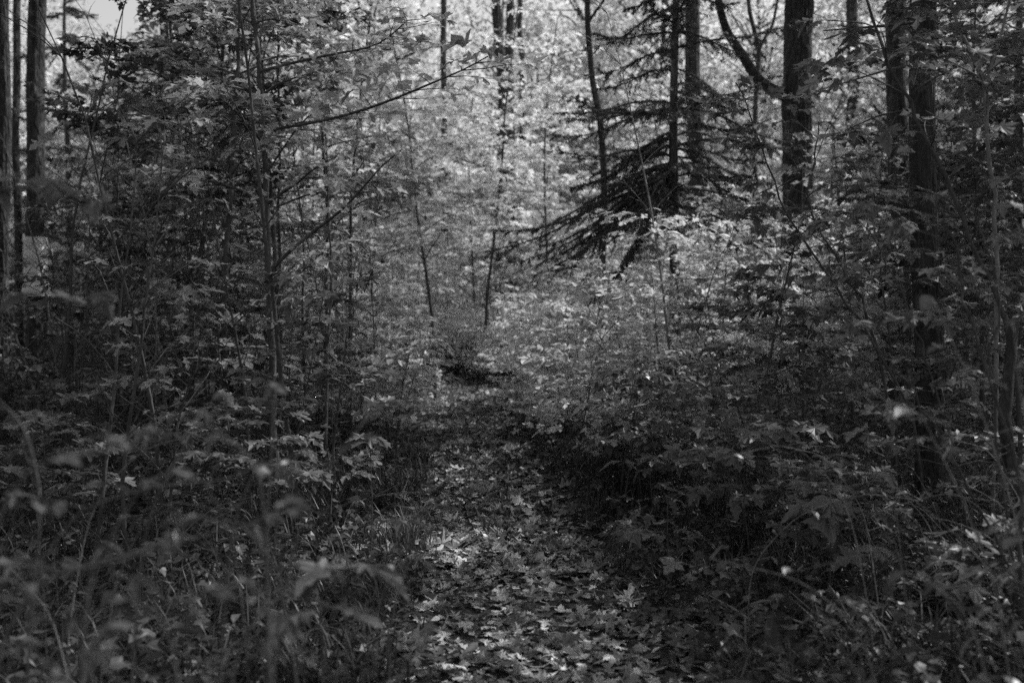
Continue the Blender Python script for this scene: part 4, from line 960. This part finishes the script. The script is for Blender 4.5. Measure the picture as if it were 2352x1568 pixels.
# bare arching wands in the undergrowth of both sides
g = random.Random(91)
for i in range(30):
    rt = i % 5 < 3; Y = g.uniform(2.6, 5.2); px = g.uniform(1950, 2480) if rt else g.uniform(-150, 640); d = -1 if rt else g.choice([-1, 1])
    y0 = 1400 if Y > 3.4 else 1640; L = g.uniform(180, 480)*3/Y; hh = g.uniform(250, 620)*3/Y
    r_ = bramble_([(px, y0+60, Y), (px+d*L*.15, y0-hh*.6, Y), (px+d*L*.5, y0-hh*.95, Y), (px+d*L, y0-hh*g.uniform(.75, 1.1), Y)], g.uniform(.0018, .0032), g.choice([0, 0, 2, 3]), .045, None, i, tri=False, name='bare_wand', mat=g.choice(['twig', 'cane', 'twig_pale']), group='bare wands arching through the undergrowth')
    r_['category'] = 'twig'; p_ = at(px, 700, Y); note(r_, (p_[0], Y, 0), hh/F*Y, 'wand')
# dead branches on the ground
for i, (px, Y, L, a) in enumerate([(1560, 5.2, .9, .5), (1700, 7.5, 1.3, 2.7), (840, 5.6, .8, 2.2), (1950, 4.6, 1.1, .2), (600, 6.5, 1.4, .8), (1450, 8.8, 1.0, 1.9), (2200, 4.1, .9, 3.0)]):
    x = at(px, 700, Y)[0]; r_ = empty('dead_branch', (x, Y, gz(x, Y)), a); mb = MB(); r = random.Random(i)
    P = np.array([[L*t, .06*math.sin(4*t+i), .03+.05*math.sin(3*t)+.02*r.random()] for t in np.linspace(0, 1, 9)]); mb.tube(P, np.linspace(.014, .005, 9), 6)
    link('limb', mb.mesh('limb', M['twig_pale'], True), r_)
    for q in (2, 4, 5, 7):
        m2 = MB(); sd_ = r.choice([-1, 1]); m2.tube([P[q], P[q]+[.1, .07*sd_, .05], P[q]+[.2, .17*sd_, .06+.08*r.random()]], [.006, .004, .0015], 5); link('twig', m2.mesh('twig', M['twig_pale'], True), r_)
    tag(r_, ['dead branch lying at the right edge of the near path', 'longer dead branch under the saplings right of the path', 'dead branch in the grass at the left edge of the path', 'dead branch lying left of the foot of the nearest trunk', 'longest dead branch in the dark left undergrowth', 'dead branch near the sunlit saplings right of the path', 'dead branch in the sun-flecked litter at lower right'][i], 'branch', 'dead branches on the forest floor')
# ================================================================== WHICH IS WHICH
LAND = [('the splitting bramble cane', 620, 1200, 2), ('the sunlit slender stem', 530, 500, 8.6), ('the tall dark slender maple', 615, 600, 8.2), ('the pale-patched trunk', 82, 500, 17), ('the leaning pale trunk', 870, 540, 19),
        ('the paired dark trunks', 1155, 200, 26), ('the crooked thin tree', 1370, 300, 15), ('the spruce', 1550, 400, 12.5), ('the thick rough trunk', 1832, 300, 16), ('the nearest right trunk', 2128, 600, 6.9),
        ('the path bend', 1100, 850, 20), ('the right edge', 2352, 700, 10), ('the left edge', 0, 700, 10), ('the bowed stem', 2320, 950, 4.6)]
def word_h(h): return 'knee-high' if h < .75 else 'waist-high' if h < 1.15 else 'chest-high' if h < 1.5 else 'head-high' if h < 1.95 else 'over-head-high' if h < 3 else 'tall' if h < 5.5 else 'very tall'
ordn = ['', 'second ', 'third ', 'fourth ', 'fifth ', 'sixth ', 'seventh ', 'eighth ', 'ninth ', 'tenth ', 'eleventh ', 'twelfth ', 'thirteenth ', 'fourteenth ', 'fifteenth ', 'sixteenth ', 'seventeenth ', 'eighteenth ', 'nineteenth ', 'twentieth ']
byk = {}
for root, d in THINGS:
    px, py = seen(d['pos']+np.array([0, 0, min(d['h'], 2)*.5+gz(d['pos'][0], d['pos'][1])])); d['px'] = px; d['Y'] = d['pos'][1]
    kd = d['kind']
    if kd in ('sapling', 'young maple', 'tree', 'bare', 'bush', 'wand'):
        nm, lx, ly, lY = min(LAND, key=lambda l: abs(l[1]-px)+14*abs(l[3]-d['Y'])+(0 if abs(l[1]-px) > 12 else 40))
        lr = 'left of' if px < lx else 'right of'
        far = 'beyond and ' if d['Y'] > lY+3 else 'nearer and ' if d['Y'] < lY-3 else 'just '
        if 'edge' in nm: lr = 'by'; far = 'deep in the wood ' if d['Y'] > 13 else 'close '
        noun = {'wand': 'bare arching wand', 'bush': 'leafy bush', 'sapling': 'maple sapling', 'young maple': 'young maple', 'tree': 'leafy background tree', 'bare': 'pale bare sapling' if d.get('pale') else 'dark bare sapling'}[kd]
        if kd == 'young maple' and d.get('dark'): noun = 'shaded young maple'
        key = (f"{word_h(d['h'])} {noun}" if kd != 'tree' else noun, f"{far}{lr} {nm}")
    elif kd == 'fallen':
        tn = 'very pale' if d['tone'] > 1.4 else 'pale' if d['tone'] > 1.0 else 'grey' if d['tone'] > .65 else 'dark'
        po = 'flat' if abs(d['tilt']) < .12 else 'tip-up' if d['tilt'] > 0 else 'tip-down'
        sz = 'large' if d['h'] > .115 else 'small' if d['h'] < .085 else 'middling'
        off = d['pos'][0]-path_x(d['Y']); sd_ = 'left side' if off < -.25 else 'right side' if off > .32 else 'path middle'
        dist = 'near' if d['Y'] < 4.3 else 'mid-way' if d['Y'] < 5.4 else 'farther'
        key = (f"{sz} {tn} {po} fallen maple leaf", f"{dist} {sd_}")
    else:
        key = ('long bare twig' if d['h'] > .33 else 'short bare twig', 'lying across the path among leaves')
    byk.setdefault(key, []).append((d['Y'], root, kd))
for (a, w), lst in byk.items():
    lst.sort(key=lambda q: q[0])
    for i, (_, root, kd) in enumerate(lst):
        if kd in ('fallen', 'twig'):
            o_ = '' if len(lst) == 1 else (ordn[i] if i < 10 else '')
            j = 'on the ' if kd == 'fallen' else ''
            root['label'] = f"{a}, {j}{w}" if len(lst) == 1 else f"{a}, {o_}nearest, {j}{w}" if i < 10 else f"{a}, {j}{w}"
        else:
            root['label'] = f"{a} {w}" if len(lst) == 1 else f"{ordn[i] if i < 20 else 'farther '}nearest {a} {w}"
print('objects', len(bpy.data.objects))
